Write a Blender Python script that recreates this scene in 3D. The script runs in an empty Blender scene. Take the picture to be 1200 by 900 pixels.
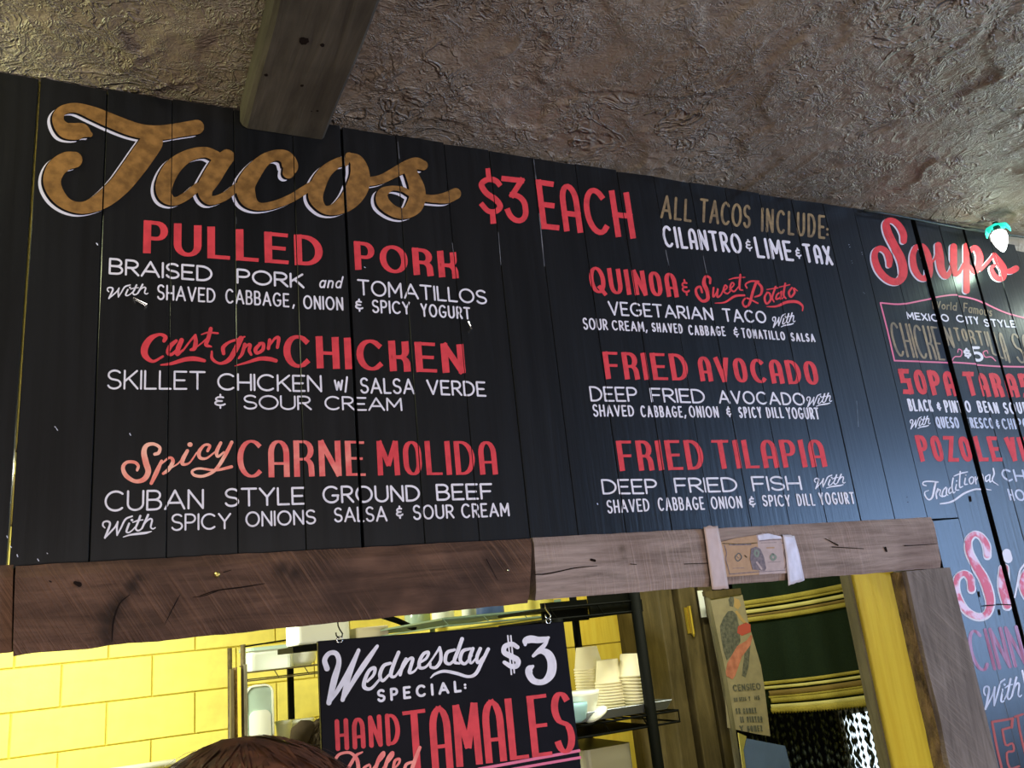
import bpy, bmesh, math, random
from mathutils import Vector, Matrix, noise
R_ = random.Random(7)
C = bpy.context.scene.collection
SC = bpy.context.scene
pi = math.pi

# ------------------------------------------------------------------ camera
EYE = 1.65                       # height of the lens above the floor
FPX = 998.0                      # focal length in pixels of the 1200x900 frame
def _axes():
    U = Vector((2725-600, 521-450, FPX)).normalized()
    V = Vector((243-600, -2904-450, FPX)); V = (V - U*(U@V) if False else V - U*U.dot(V)).normalized()
    N = V.cross(U)
    if N.z < 0: N = -N
    return U, V, N
AU, AV, AN = _axes()             # room axes seen from the camera (x right, y down, z forward)
cam_d = bpy.data.cameras.new('camera'); cam_d.sensor_width = 36.0; cam_d.lens = 36.0*FPX/1200.0
cam_d.clip_start = 0.02
cam = bpy.data.objects.new('camera', cam_d); C.objects.link(cam); SC.camera = cam
right = Vector((AU.x, AN.x, AV.x)); up = -Vector((AU.y, AN.y, AV.y)); back = -Vector((AU.z, AN.z, AV.z))
M = Matrix((right, up, back)).transposed().to_4x4(); M.translation = Vector((0, 0, EYE)); cam.matrix_world = M

# ------------------------------------------------------------------ world, lights, exposure
w = bpy.data.worlds.new('world'); SC.world = w; w.use_nodes = True
w.node_tree.nodes['Background'].inputs[0].default_value = (0.55, 0.7, 1.0, 1); w.node_tree.nodes['Background'].inputs[1].default_value = 1.0
SC.view_settings.view_transform = 'Standard'; SC.view_settings.look = 'None'
SC.view_settings.exposure = 0.0; SC.view_settings.gamma = 1.0; SC.view_settings.use_curve_mapping = False
def area(name, loc, target, sx, sy, power, col):
    l = bpy.data.lights.new(name, 'AREA'); l.shape = 'RECTANGLE'; l.size = sx; l.size_y = sy; l.energy = power; l.color = col
    o = bpy.data.objects.new(name, l); C.objects.link(o); o.location = loc
    o.rotation_euler = (Vector(target)-Vector(loc)).to_track_quat('-Z', 'Y').to_euler(); return o
area('window_light', (4.42, -1.1, 1.68), (1.6, 0.2, 1.68), 2.5, 1.3, 185, (0.32, 0.55, 1.0))
area('front_fill_light', (0.3, -3.3, 0.62), (0.5, 1.1, 1.9), 3.4, 1.0, 145, (1.0, 0.92, 0.88))  # added soft fill from behind the camera; no window stands there
area('kitchen_lamp_and_fill', (-0.6, 3.4, 2.39), (-0.6, 3.6, 0), 1.25, 0.4, 122, (1.0, 1.0, 0.80))
area('kitchen_lamp_and_fill', (1.5, 1.85, 2.39), (1.5, 1.9, 0), 1.25, 0.2, 20, (1.0, 1.0, 0.80))  # added fill to brighten the doorway side of the kitchen

# ------------------------------------------------------------------ pixel to room point
def P(px, py, Y):
    r = Vector((px-600, py-450, FPX)); d = Vector((r.dot(AU), r.dot(AN), r.dot(AV))); t = Y/d.y
    return Vector((d.x*t, Y, EYE + d.z*t))
WY = 1.12                        # front face of the painted boards
ZC = EYE + 0.6985*WY             # ceiling height

# ------------------------------------------------------------------ materials
def _nt(name):
    m = bpy.data.materials.new(name); m.use_nodes = True; return m, m.node_tree, m.node_tree.nodes['Principled BSDF']
def mat(name, col, rough=0.6, metal=0.0, var=0.0, scale=(20, 20, 20), bump=0.0, bscale=None, col2=None, detail=5, emit=None, es=1.0, trans=0.0, spec=0.5, lo=0.35, hi=0.65, bdist=0.01):
    m, nt, b = _nt(name); b.inputs['Base Color'].default_value = (*col, 1); b.inputs['Roughness'].default_value = rough
    b.inputs['Metallic'].default_value = metal; b.inputs['Transmission Weight'].default_value = trans; b.inputs['Specular IOR Level'].default_value = spec
    if emit: b.inputs['Emission Color'].default_value = (*emit, 1); b.inputs['Emission Strength'].default_value = es
    tc = nt.nodes.new('ShaderNodeTexCoord')
    def nz(sc, det):
        mp = nt.nodes.new('ShaderNodeMapping'); mp.inputs['Scale'].default_value = sc; nt.links.new(tc.outputs['Object'], mp.inputs[0])
        n = nt.nodes.new('ShaderNodeTexNoise'); n.inputs['Scale'].default_value = 1; n.inputs['Detail'].default_value = det; nt.links.new(mp.outputs[0], n.inputs[0]); return n
    if col2 or var:
        n = nz(scale, detail); r = nt.nodes.new('ShaderNodeValToRGB'); r.color_ramp.elements[0].position = lo; r.color_ramp.elements[1].position = hi
        c2 = col2 if col2 else tuple(max(0, c*(1-var)) for c in col)
        r.color_ramp.elements[0].color = (*c2, 1); r.color_ramp.elements[1].color = (*col, 1)
        nt.links.new(n.outputs[0], r.inputs[0]); nt.links.new(r.outputs[0], b.inputs['Base Color'])
    if bump:
        n = nz(bscale or scale, 6); bp = nt.nodes.new('ShaderNodeBump'); bp.inputs['Strength'].default_value = bump; bp.inputs['Distance'].default_value = bdist
        nt.links.new(n.outputs[0], bp.inputs['Height']); nt.links.new(bp.outputs[0], b.inputs['Normal'])
    return m
def wood(name, dark, light, grain=(3, 60, 60), saw=0, sawrot=0.5, bump=0.5, blotch=(0.5, 0.5), blotchcol=None, rough=0.8):
    """weathered wood: long grain, blotches, optional circular-saw marks"""
    m, nt, b = _nt(name); N = nt.nodes.new; L = nt.links.new; b.inputs['Roughness'].default_value = rough; b.inputs['Specular IOR Level'].default_value = 0.25
    tc = N('ShaderNodeTexCoord'); mp = N('ShaderNodeMapping'); mp.inputs['Scale'].default_value = grain; L(tc.outputs['Object'], mp.inputs[0])
    n = N('ShaderNodeTexNoise'); n.inputs['Scale'].default_value = 1; n.inputs['Detail'].default_value = 8; n.inputs['Roughness'].default_value = 0.7; n.inputs['Distortion'].default_value = 0.6; L(mp.outputs[0], n.inputs[0])
    r = N('ShaderNodeValToRGB'); r.color_ramp.elements[0].position = 0.32; r.color_ramp.elements[1].position = 0.7
    r.color_ramp.elements[0].color = (*dark, 1); r.color_ramp.elements[1].color = (*light, 1); L(n.outputs[0], r.inputs[0])
    n2 = N('ShaderNodeTexNoise'); n2.inputs['Scale'].default_value = 9; n2.inputs['Detail'].default_value = 3; L(tc.outputs['Object'], n2.inputs[0])
    r2 = N('ShaderNodeValToRGB'); r2.color_ramp.elements[0].position = 0.38; r2.color_ramp.elements[1].position = 0.62
    bc = blotchcol or tuple(c*0.45 for c in dark); r2.color_ramp.elements[0].color = (1, 1, 1, 1); r2.color_ramp.elements[1].color = (0, 0, 0, 1); L(n2.outputs[0], r2.inputs[0])
    mx = N('ShaderNodeMix'); mx.data_type = 'RGBA'; L(r.outputs[0], mx.inputs[6]); mx.inputs[7].default_value = (*bc, 1)
    ml = N('ShaderNodeMath'); ml.operation = 'MULTIPLY'; ml.inputs[1].default_value = blotch[0]; L(r2.outputs[0], ml.inputs[0]); L(ml.outputs[0], mx.inputs[0])
    L(mx.outputs[2], b.inputs['Base Color'])
    bp = N('ShaderNodeBump'); bp.inputs['Strength'].default_value = bump; bp.inputs['Distance'].default_value = 0.003; h = n.outputs[0]
    if saw:
        mp2 = N('ShaderNodeMapping'); mp2.inputs['Rotation'].default_value = (0, sawrot, 0); mp2.inputs['Scale'].default_value = (330, 60, 6)
        mp3 = N('ShaderNodeMapping'); mp3.inputs['Rotation'].default_value = (0, sawrot, 0); L(tc.outputs['Object'], mp3.inputs[0]); mp2.inputs['Rotation'].default_value = (0, 0, 0); L(mp3.outputs[0], mp2.inputs[0])
        wv = N('ShaderNodeTexNoise'); wv.inputs['Scale'].default_value = 1; wv.inputs['Detail'].default_value = 4; wv.inputs['Distortion'].default_value = .4; L(mp2.outputs[0], wv.inputs[0])
        rs = N('ShaderNodeValToRGB'); rs.color_ramp.elements[0].position = .48; rs.color_ramp.elements[1].position = .70; L(wv.outputs[0], rs.inputs[0])
        msk = N('ShaderNodeTexNoise'); msk.inputs['Scale'].default_value = 7; msk.inputs['Detail'].default_value = 2; L(tc.outputs['Object'], msk.inputs[0])
        rm = N('ShaderNodeValToRGB'); rm.color_ramp.elements[0].position = .42; rm.color_ramp.elements[1].position = .60; L(msk.outputs[0], rm.inputs[0])
        mm = N('ShaderNodeMath'); mm.operation = 'MULTIPLY'; L(rs.outputs[0], mm.inputs[0]); L(rm.outputs[0], mm.inputs[1])
        m4 = N('ShaderNodeMath'); m4.operation = 'MULTIPLY'; m4.inputs[1].default_value = .45*saw; L(mm.outputs[0], m4.inputs[0])
        mx2 = N('ShaderNodeMix'); mx2.data_type = 'RGBA'; L(mx.outputs[2], mx2.inputs[6]); mx2.inputs[7].default_value = (*[c*1.5 for c in light], 1); L(m4.outputs[0], mx2.inputs[0]); L(mx2.outputs[2], b.inputs['Base Color'])
        ad = N('ShaderNodeMath'); ad.operation = 'ADD'; L(h, ad.inputs[0]); L(mm.outputs[0], ad.inputs[1]); h = ad.outputs[0]
    L(h, bp.inputs['Height']); L(bp.outputs[0], b.inputs['Normal']); return m

def ceiling_mat():
    m, nt, b = _nt('skip_trowel_plaster'); N = nt.nodes.new; L = nt.links.new
    b.inputs['Roughness'].default_value = 0.42; b.inputs['Specular IOR Level'].default_value = 0.5
    tc = N('ShaderNodeTexCoord')
    n0 = N('ShaderNodeTexNoise'); n0.inputs['Scale'].default_value = 2.5; n0.inputs['Detail'].default_value = 3; L(tc.outputs['Object'], n0.inputs[0])
    r = N('ShaderNodeValToRGB'); r.color_ramp.elements[0].position = 0.35; r.color_ramp.elements[1].position = 0.68
    r.color_ramp.elements[0].color = (0.175, 0.122, 0.080, 1); r.color_ramp.elements[1].color = (0.30, 0.242, 0.190, 1); L(n0.outputs[0], r.inputs[0]); L(r.outputs[0], b.inputs['Base Color'])
    def ridge(scale, dist, lo, hi, off, wid):
        mp = N('ShaderNodeMapping'); mp.inputs['Location'].default_value = (off, off*2, 0); L(tc.outputs['Object'], mp.inputs[0])
        n1 = N('ShaderNodeTexNoise'); n1.inputs['Scale'].default_value = scale; n1.inputs['Detail'].default_value = 3; n1.inputs['Roughness'].default_value = .55; n1.inputs['Distortion'].default_value = dist; L(mp.outputs[0], n1.inputs[0])
        rr = N('ShaderNodeValToRGB'); e = rr.color_ramp.elements; e[0].position = .5-wid; e[0].color = (0, 0, 0, 1); e[1].position = .5+wid*2.2; e[1].color = (.0, .0, .0, 1); k = e.new(.5); k.color = (1, 1, 1, 1); L(n1.outputs[0], rr.inputs[0])
        ms = N('ShaderNodeTexNoise'); ms.inputs['Scale'].default_value = scale*.33; ms.inputs['Detail'].default_value = 2; L(mp.outputs[0], ms.inputs[0])
        rm = N('ShaderNodeValToRGB'); rm.color_ramp.elements[0].position = lo; rm.color_ramp.elements[1].position = hi; L(ms.outputs[0], rm.inputs[0])
        mu = N('ShaderNodeMath'); mu.operation = 'MULTIPLY'; L(rr.outputs[0], mu.inputs[0]); L(rm.outputs[0], mu.inputs[1]); return mu.outputs[0]
    h = None
    for sc, di, lo, hi, off, wid, amp in ((13, 1.4, .46, .60, 0, .030, 1.5), (33, 1.8, .47, .60, 3, .05, .75), (78, 2.0, .40, .58, 7, .09, .34)):
        q = N('ShaderNodeMath'); q.operation = 'MULTIPLY'; q.inputs[1].default_value = amp; L(ridge(sc, di, lo, hi, off, wid), q.inputs[0])
        if h is None: h = q.outputs[0]
        else: ad = N('ShaderNodeMath'); ad.operation = 'ADD'; L(h, ad.inputs[0]); L(q.outputs[0], ad.inputs[1]); h = ad.outputs[0]
    nf = N('ShaderNodeTexNoise'); nf.inputs['Scale'].default_value = 130; nf.inputs['Detail'].default_value = 5; nf.inputs['Distortion'].default_value = 1; L(tc.outputs['Object'], nf.inputs[0])
    q = N('ShaderNodeMath'); q.operation = 'MULTIPLY'; q.inputs[1].default_value = .40; L(nf.outputs[0], q.inputs[0]); ad = N('ShaderNodeMath'); ad.operation = 'ADD'; L(h, ad.inputs[0]); L(q.outputs[0], ad.inputs[1]); h = ad.outputs[0]
    bp = N('ShaderNodeBump'); bp.inputs['Strength'].default_value = 1.0; bp.inputs['Distance'].default_value = 0.0055; L(h, bp.inputs['Height']); L(bp.outputs[0], b.inputs['Normal']); return m

MT = {}
MT['board'] = mat('black_board_paint', (0.0075, 0.0078, 0.0085), 0.30, var=0.45, scale=(60, 60, 3), bump=0.25, bscale=(150, 150, 8), bdist=0.0015, spec=0.32)
MT['gap'] = mat('black_recess', (0.006, 0.006, 0.006), 0.9, spec=0.1)
MT['white'] = mat('white_lettering_paint', (0.70, 0.655, 0.70), 0.55, var=0.22, scale=(70, 70, 50), lo=0.25, hi=0.5)
MT['red'] = mat('red_lettering_paint', (0.64, 0.050, 0.060), 0.6, spec=0.2, var=0.22, scale=(60, 60, 60), lo=0.3, hi=0.55)
MT['pink'] = mat('worn_pink_red_paint', (0.62, 0.10, 0.16), 0.6, col2=(0.75, 0.55, 0.68), scale=(40, 40, 40), lo=0.40, hi=0.52)
MT['salmon'] = mat('red_paint_lamp_sheen', (0.78, 0.20, 0.14), 0.45, col2=(0.86, 0.42, 0.30), scale=(45, 45, 45), lo=0.4, hi=0.6)  # red lettering with the warm lamp's sheen put into its colour
MT['spicy_r'] = mat('coral_red_paint', (0.68, 0.085, 0.08), 0.45, col2=(0.78, 0.22, 0.17), scale=(45, 45, 45), lo=0.35, hi=0.6)
MT['gold'] = mat('gold_lettering_paint', (0.31, 0.15, 0.038), 0.42, col2=(0.165, 0.078, 0.018), scale=(85, 85, 95), metal=0.15, lo=0.36, hi=0.66, bump=0.3, bscale=(120, 120, 120), bdist=0.002)
MT['gold_dulled'] = mat('light_dulled_gold_paint', (0.29, 0.195, 0.085), 0.5, col2=(0.15, 0.10, 0.05), scale=(80, 80, 80))  # gold made duller in colour for the light at the right
MT['shade'] = mat('pale_outline_paint', (0.62, 0.58, 0.66), 0.55)
MT['ghost'] = mat('thin_purple_paint', (0.30, 0.07, 0.13), 0.6, col2=(0.38, 0.21, 0.34), scale=(120, 120, 12), lo=0.4, hi=0.6)
MT['faded'] = mat('faded_white_paint', (0.40, 0.42, 0.52), 0.6, col2=(0.62, 0.62, 0.72), scale=(60, 60, 20))
MT['pinkgrad'] = mat('pink_lettering_paint', (0.66, 0.12, 0.22), 0.5)
MT['ceiling'] = ceiling_mat()
MT['plaster'] = mat('rough_plaster', (0.36, 0.30, 0.23), 0.7, var=0.3, scale=(20, 20, 20), bump=0.8, bscale=(60, 60, 60))
MT['hdrL'] = wood('red_brown_barn_wood', (0.050, 0.024, 0.014), (0.175, 0.090, 0.055), (5, 40, 45), saw=1, sawrot=0.55, bump=0.7, blotch=(0.75, 0))
MT['hdrR'] = wood('cool_lit_weathered_barn_wood', (0.145, 0.103, 0.082), (0.37, 0.275, 0.232), (6, 60, 90), saw=.6, sawrot=0.05, bump=0.45, blotch=(0.4, 0), blotchcol=(0.10, 0.05, 0.035))  # greyer than the left board: cool light at the right put into colour
MT['post'] = wood('weathered_post_wood', (0.105, 0.080, 0.062), (0.25, 0.20, 0.17), (80, 80, 9), saw=.8, sawrot=0.8, bump=0.5, blotch=(0.3, 0))
MT['beam'] = wood('old_ceiling_beam_wood', (0.042, 0.032, 0.022), (0.115, 0.095, 0.07), (45, 3, 45), bump=0.5, blotch=(0.4, 0))
MT['olive'] = wood('olive_brown_trim', (0.050, 0.038, 0.016), (0.135, 0.105, 0.050), (30, 30, 4), bump=0.3, blotch=(0.3, 0), rough=0.5)
MT['greywood'] = wood('grey_trim_wood', (0.10, 0.09, 0.05), (0.20, 0.18, 0.12), (60, 60, 6), bump=0.4, blotch=(0.3, 0))
MT['yellow'] = mat('yellow_wall_paint', (0.86, 0.76, 0.17), 0.5, var=0.12, scale=(14, 14, 14), bump=0.35, bscale=(90, 90, 90), bdist=0.002)
MT['yellowwood'] = mat('yellow_painted_wood', (0.72, 0.56, 0.07), 0.4, col2=(0.62, 0.43, 0.035), scale=(60, 60, 4), bump=0.2, bscale=(80, 80, 6), lo=0.25, hi=0.6)
MT['mortar'] = mat('yellow_joint', (0.72, 0.62, 0.11), 0.7)
MT['bark'] = mat('rough_wane_edge', (0.22, 0.14, 0.05), 0.9, col2=(0.05, 0.03, 0.012), scale=(60, 60, 25), bump=1.0, bscale=(80, 80, 40), bdist=0.02)
MT['crack'] = mat('dark_crack', (0.012, 0.007, 0.005), 0.95, spec=0.1)
MT['stain'] = mat('dark_stained_wood', (0.034, 0.020, 0.014), 0.9, col2=(0.016, 0.011, 0.008), scale=(90, 30, 30), spec=.1); MT['stain2'] = mat('brown_stained_wood', (0.055, 0.032, 0.021), 0.9, col2=(0.030, 0.017, 0.012), scale=(60, 30, 30), spec=.1)
MT['rust'] = mat('brown_worn_coated_wire', (0.11, 0.085, 0.035), 0.5, var=.5, scale=(60, 60, 60))
MT['metal'] = mat('bright_steel', (0.7, 0.7, 0.68), 0.25, metal=1.0)
MT['brass'] = mat('brass', (0.62, 0.50, 0.16), 0.3, metal=1.0)
MT['blackmetal'] = mat('black_coated_wire', (0.0028, 0.0034, 0.0026), 0.6, spec=0.05)
MT['greenwire'] = mat('green_coated_wire', (0.16, 0.24, 0.17), 0.35)
MT['tray'] = mat('dull_tray_aluminium', (0.30, 0.33, 0.38), 0.35, metal=0.7)
MT['plastic'] = mat('milky_plastic', (0.72, 0.80, 0.70), 0.35, spec=0.5)
MT['whiteplastic'] = mat('white_plastic', (0.86, 0.90, 0.82), 0.35)
MT['clear'] = mat('greenish_clear_plastic', (0.34, 0.46, 0.38), 0.2, spec=0.6)
MT['cup'] = mat('cream_paper_cup', (0.86, 0.80, 0.56), 0.6)
MT['blueplastic'] = mat('pale_blue_plastic', (0.35, 0.62, 0.75), 0.4)
MT['steelgrey'] = mat('grey_steel_box', (0.30, 0.29, 0.25), 0.4)
MT['panel'] = mat('blue_grey_panel', (0.075, 0.125, 0.30), 0.35, var=0.15)
MT['paper'] = mat('tan_poster_paper', (0.27, 0.235, 0.155), 0.7, var=0.18, scale=(30, 30, 30))
MT['ink'] = mat('dark_print', (0.045, 0.05, 0.045), 0.7, col2=(0.12, 0.12, 0.10), scale=(90, 90, 90))
MT['skinprint'] = mat('printed_skin', (0.36, 0.24, 0.10), 0.7)
MT['capeprint'] = mat('printed_pink_cape', (0.46, 0.17, 0.12), 0.7, col2=(0.30, 0.10, 0.07), scale=(40, 40, 40))
MT['redprint'] = mat('printed_red', (0.36, 0.06, 0.045), 0.7)
MT['blanket'] = mat('dark_wool_green_tint', (0.020, 0.036, 0.022), 0.95, var=0.35, scale=(300, 300, 300), bump=0.4, bscale=(400, 400, 400), spec=0.1)  # green tint of the kitchen light is put into the wool colour
MT['stripeY'] = mat('yellow_wool_stripe', (0.50, 0.42, 0.08), 0.9, var=0.2, scale=(200, 200, 200), bump=0.4, bscale=(300, 300, 300))
MT['stripeP'] = mat('pale_wool_stripe', (0.74, 0.68, 0.26), 0.9, bump=0.4, bscale=(300, 300, 300))
MT['stripeO'] = mat('ochre_wool_stripe', (0.26, 0.18, 0.05), 0.9, bump=0.4, bscale=(300, 300, 300))
MT['bead'] = mat('dark_glass_bead', (0.040, 0.055, 0.050), 0.35, spec=0.35, var=.7, scale=(90, 90, 90))
MT['note_tan'] = mat('aged_banknote_paper', (0.40, 0.235, 0.12), 0.7, var=0.15, scale=(90, 90, 90))
MT['note_pale'] = mat('pale_banknote_paper', (0.43, 0.32, 0.29), 0.7, var=0.15, scale=(90, 90, 90))
MT['note_ink'] = mat('banknote_ink', (0.10, 0.075, 0.085), 0.7, col2=(0.19, 0.14, 0.14), scale=(200, 200, 200))
MT['note_green'] = mat('banknote_green_ink', (0.17, 0.20, 0.15), 0.7)
MT['tape'] = mat('masking_tape', (0.50, 0.36, 0.31), 0.5, var=0.15, scale=(60, 60, 30))
MT['tapeW'] = mat('whitish_masking_tape', (0.60, 0.53, 0.58), 0.4, var=0.25, scale=(60, 60, 30))
MT['signback'] = mat('black_sign_paint', (0.0055, 0.005, 0.0075), 0.5, var=0.2, scale=(50, 50, 50), spec=0.06)
MT['skin'] = mat('skin', (0.50, 0.30, 0.20), 0.5)
MT['hair_r'] = mat('auburn_hair', (0.17, 0.062, 0.030), 0.5, col2=(0.06, 0.022, 0.012), scale=(60, 60, 60))
MT['hair_d'] = mat('dark_hair', (0.030, 0.022, 0.012), 0.9, spec=0.05)
MT['shirt_g'] = mat('grey_cotton', (0.14, 0.14, 0.16), 0.9)
MT['shirt_c'] = mat('cream_cotton', (0.62, 0.58, 0.42), 0.9)
MT['denim'] = mat('blue_denim', (0.035, 0.05, 0.09), 0.9)
MT['floor'] = mat('worn_concrete', (0.10, 0.085, 0.07), 0.5, var=0.3, scale=(4, 4, 4))
MT['roomwall'] = mat('brown_room_wall', (0.20, 0.155, 0.12), 0.8, var=0.2, scale=(5, 5, 5))
MT['lamp'] = mat('lit_bulb_glass', (1, 1, 0.95), 0.3, emit=(1.0, 1.0, 0.92), es=6.0)
MT['leaf'] = mat('lit_green_plastic_leaf', (0.02, 0.45, 0.30), 0.3, emit=(0.02, 0.85, 0.62), es=0.9)
MT['wire'] = mat('dark_green_cord', (0.006, 0.012, 0.008), 0.5)
MT['skyglass'] = mat('daylit_pane', (0.8, 0.85, 0.9), 0.2, emit=(0.66, 0.80, 0.88), es=1.5)
MT['diffuser'] = mat('lit_lamp_diffuser', (1, 1, 0.9), 0.4, emit=(1.0, 1.0, 0.8), es=2.5)
MT['nose'] = MT['skin']

def stain(m, spots, dark, base):
    """soft dark stains in the wood: spots (px, py, radius m) on the header face"""
    nt = m.node_tree; b = nt.nodes['Principled BSDF']; N = nt.nodes.new; L = nt.links.new; src = b.inputs['Base Color'].links[0].from_socket; acc = None
    tc = N('ShaderNodeTexCoord'); nz = N('ShaderNodeTexNoise'); nz.inputs['Scale'].default_value = 45; nz.inputs['Detail'].default_value = 4; L(tc.outputs['Object'], nz.inputs[0])
    for px, py, rad in spots:
        c = P(px, py, WY-.014)-Vector(base); d = N('ShaderNodeVectorMath'); d.operation = 'DISTANCE'; L(tc.outputs['Object'], d.inputs[0]); d.inputs[1].default_value = c
        jt = N('ShaderNodeMath'); jt.operation = 'MULTIPLY_ADD'; L(nz.outputs[0], jt.inputs[0]); jt.inputs[1].default_value = .014; L(d.outputs['Value'], jt.inputs[2])
        mr = N('ShaderNodeMapRange'); mr.interpolation_type = 'SMOOTHSTEP'; mr.inputs['From Min'].default_value = rad*.35; mr.inputs['From Max'].default_value = rad+.008; mr.inputs['To Min'].default_value = 1; mr.inputs['To Max'].default_value = 0; L(jt.outputs[0], mr.inputs['Value'])
        if acc is None: acc = mr.outputs[0]
        else: mx = N('ShaderNodeMath'); mx.operation = 'MAXIMUM'; L(acc, mx.inputs[0]); L(mr.outputs[0], mx.inputs[1]); acc = mx.outputs[0]
    k = N('ShaderNodeMath'); k.operation = 'MULTIPLY'; k.inputs[1].default_value = .85; L(acc, k.inputs[0])
    mx = N('ShaderNodeMix'); mx.data_type = 'RGBA'; L(k.outputs[0], mx.inputs[0]); L(src, mx.inputs[6]); mx.inputs[7].default_value = (*dark, 1); L(mx.outputs[2], b.inputs['Base Color'])
_ZB = P(18, 661, WY).z - 0.004
stain(MT['hdrL'], ((125, 752, .014), (124, 740, .016), (127, 727, .017), (133, 714, .015), (142, 703, .013), (155, 688, .014), (162, 676, .011), (91, 684, .006), (330, 668, .016), (345, 672, .014)), (0.016, 0.009, 0.006), (0, WY-.014, _ZB))
stain(MT['hdrR'], ((729, 643, .010), (731, 654, .007), (972, 632, .006), (979, 637, .005)), (0.075, 0.05, 0.03), (0, WY-.014, _ZB))

# ------------------------------------------------------------------ object helpers
BASE = {}
def tag(o, label=None, cat=None, group=None, kind=None):
    if label: o['label'] = label
    if cat: o['category'] = cat
    if group: o['group'] = group
    if kind: o['kind'] = kind
    return o
def root(name, loc, label=None, cat=None, group=None, kind=None):
    o = bpy.data.objects.new(name, None); C.objects.link(o); o.location = loc; o.empty_display_size = 0.05
    BASE[o] = Vector(loc); return tag(o, label, cat, group, kind)
def obj(name, bm, m, parent=None, smooth=False, origin=None, bevel=0.0):
    """link bm (given in room coordinates) as one mesh object"""
    off = BASE[parent] if parent is not None else Vector(origin if origin else (0, 0, 0))
    bmesh.ops.translate(bm, verts=bm.verts, vec=-off)
    me = bpy.data.meshes.new(name); bm.to_mesh(me); bm.free()
    o = bpy.data.objects.new(name, me); C.objects.link(o); me.materials.append(MT[m] if isinstance(m, str) else m)
    if parent is not None: o.parent = parent
    else: o.location = off
    BASE[o] = off
    if smooth: me.polygons.foreach_set('use_smooth', [True]*len(me.polygons))
    if bevel: b = o.modifiers.new('edge', 'BEVEL'); b.width = bevel; b.segments = 2; b.limit_method = 'ANGLE'
    return o
def box(bm, a, b):
    x0, y0, z0 = a; x1, y1, z1 = b
    v = [bm.verts.new(p) for p in ((x0,y0,z0),(x1,y0,z0),(x1,y1,z0),(x0,y1,z0),(x0,y0,z1),(x1,y0,z1),(x1,y1,z1),(x0,y1,z1))]
    for f in ((0,3,2,1),(4,5,6,7),(0,1,5,4),(1,2,6,5),(2,3,7,6),(3,0,4,7)): bm.faces.new([v[i] for i in f])
    return v
def bx(a, b):
    bm = bmesh.new(); box(bm, tuple(min(p, q) for p, q in zip(a, b)), tuple(max(p, q) for p, q in zip(a, b))); return bm
def prism(bm, pts, d):
    """pts: front polygon (3D), extruded by vector d"""
    a = [bm.verts.new(p) for p in pts]; b = [bm.verts.new(Vector(p)+Vector(d)) for p in pts]; n = len(a)
    bm.faces.new(a); bm.faces.new(b[::-1])
    for i in range(n): bm.faces.new((a[i], b[i], b[(i+1) % n], a[(i+1) % n]))
    return a
def tube(bm, pts, r, seg=8, cap=True):
    pts = [Vector(p) for p in pts]; rr = r if isinstance(r, (list, tuple)) else [r]*len(pts); rings = []; prev = None
    for i, p in enumerate(pts):
        d = (pts[min(i+1, len(pts)-1)]-pts[max(i-1, 0)]).normalized()
        ref = Vector((0, 0, 1)) if abs(d.z) < 0.9 else Vector((1, 0, 0))
        if prev is not None and abs(d.dot(prev)) < 0.99: ref = prev
        a = d.cross(ref).normalized(); b = d.cross(a); prev = ref
        rings.append([bm.verts.new(p + (a*math.cos(t)+b*math.sin(t))*rr[i]) for t in (2*pi*k/seg for k in range(seg))])
    for q, s in zip(rings, rings[1:]):
        for k in range(seg): bm.faces.new((q[k], q[(k+1) % seg], s[(k+1) % seg], s[k]))
    if cap: bm.faces.new(rings[0][::-1]); bm.faces.new(rings[-1])
def lathe(bm, c, prof, seg=24, axis='Z', sx=1, sy=1):
    rings = []
    for r, h in prof:
        rings.append([bm.verts.new(Vector(c)+Vector((r*sx*math.cos(t), r*sy*math.sin(t), h))) for t in (2*pi*k/seg for k in range(seg))])
    for q, s in zip(rings, rings[1:]):
        for k in range(seg): bm.faces.new((q[k], q[(k+1) % seg], s[(k+1) % seg], s[k]))
    bm.faces.new(rings[0][::-1]); bm.faces.new(rings[-1])
def rbox(bm, a, b, r, seg=4):
    """upright box with rounded vertical corners"""
    x0, y0, z0 = a; x1, y1, z1 = b; pts = []
    for cx, cy, s in ((x1-r, y1-r, 0), (x0+r, y1-r, 90), (x0+r, y0+r, 180), (x1-r, y0+r, 270)):
        for k in range(seg+1): t = math.radians(s+90*k/seg); pts.append((cx+r*math.cos(t), cy+r*math.sin(t), z0))
    prism(bm, pts[::-1], (0, 0, z1-z0))
def copy_tree(o, loc):
    c = o.copy(); C.objects.link(c); c.location = loc
    for ch in o.children:
        d = ch.copy(); C.objects.link(d); d.parent = c
    return c

# ------------------------------------------------------------------ the room shell
def struct(name, bm, m, **k): o = obj(name, bm, m, **k); o['kind'] = 'structure'; return o
XL, XR, YF, YB, KX0, KX1 = -2.6, 4.5, -3.5, 4.9, -2.0, 4.9
struct('floor', bx((XL-.2, YF-.2, -.1), (XR+.2, YB+.4, 0)), 'floor')
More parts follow.
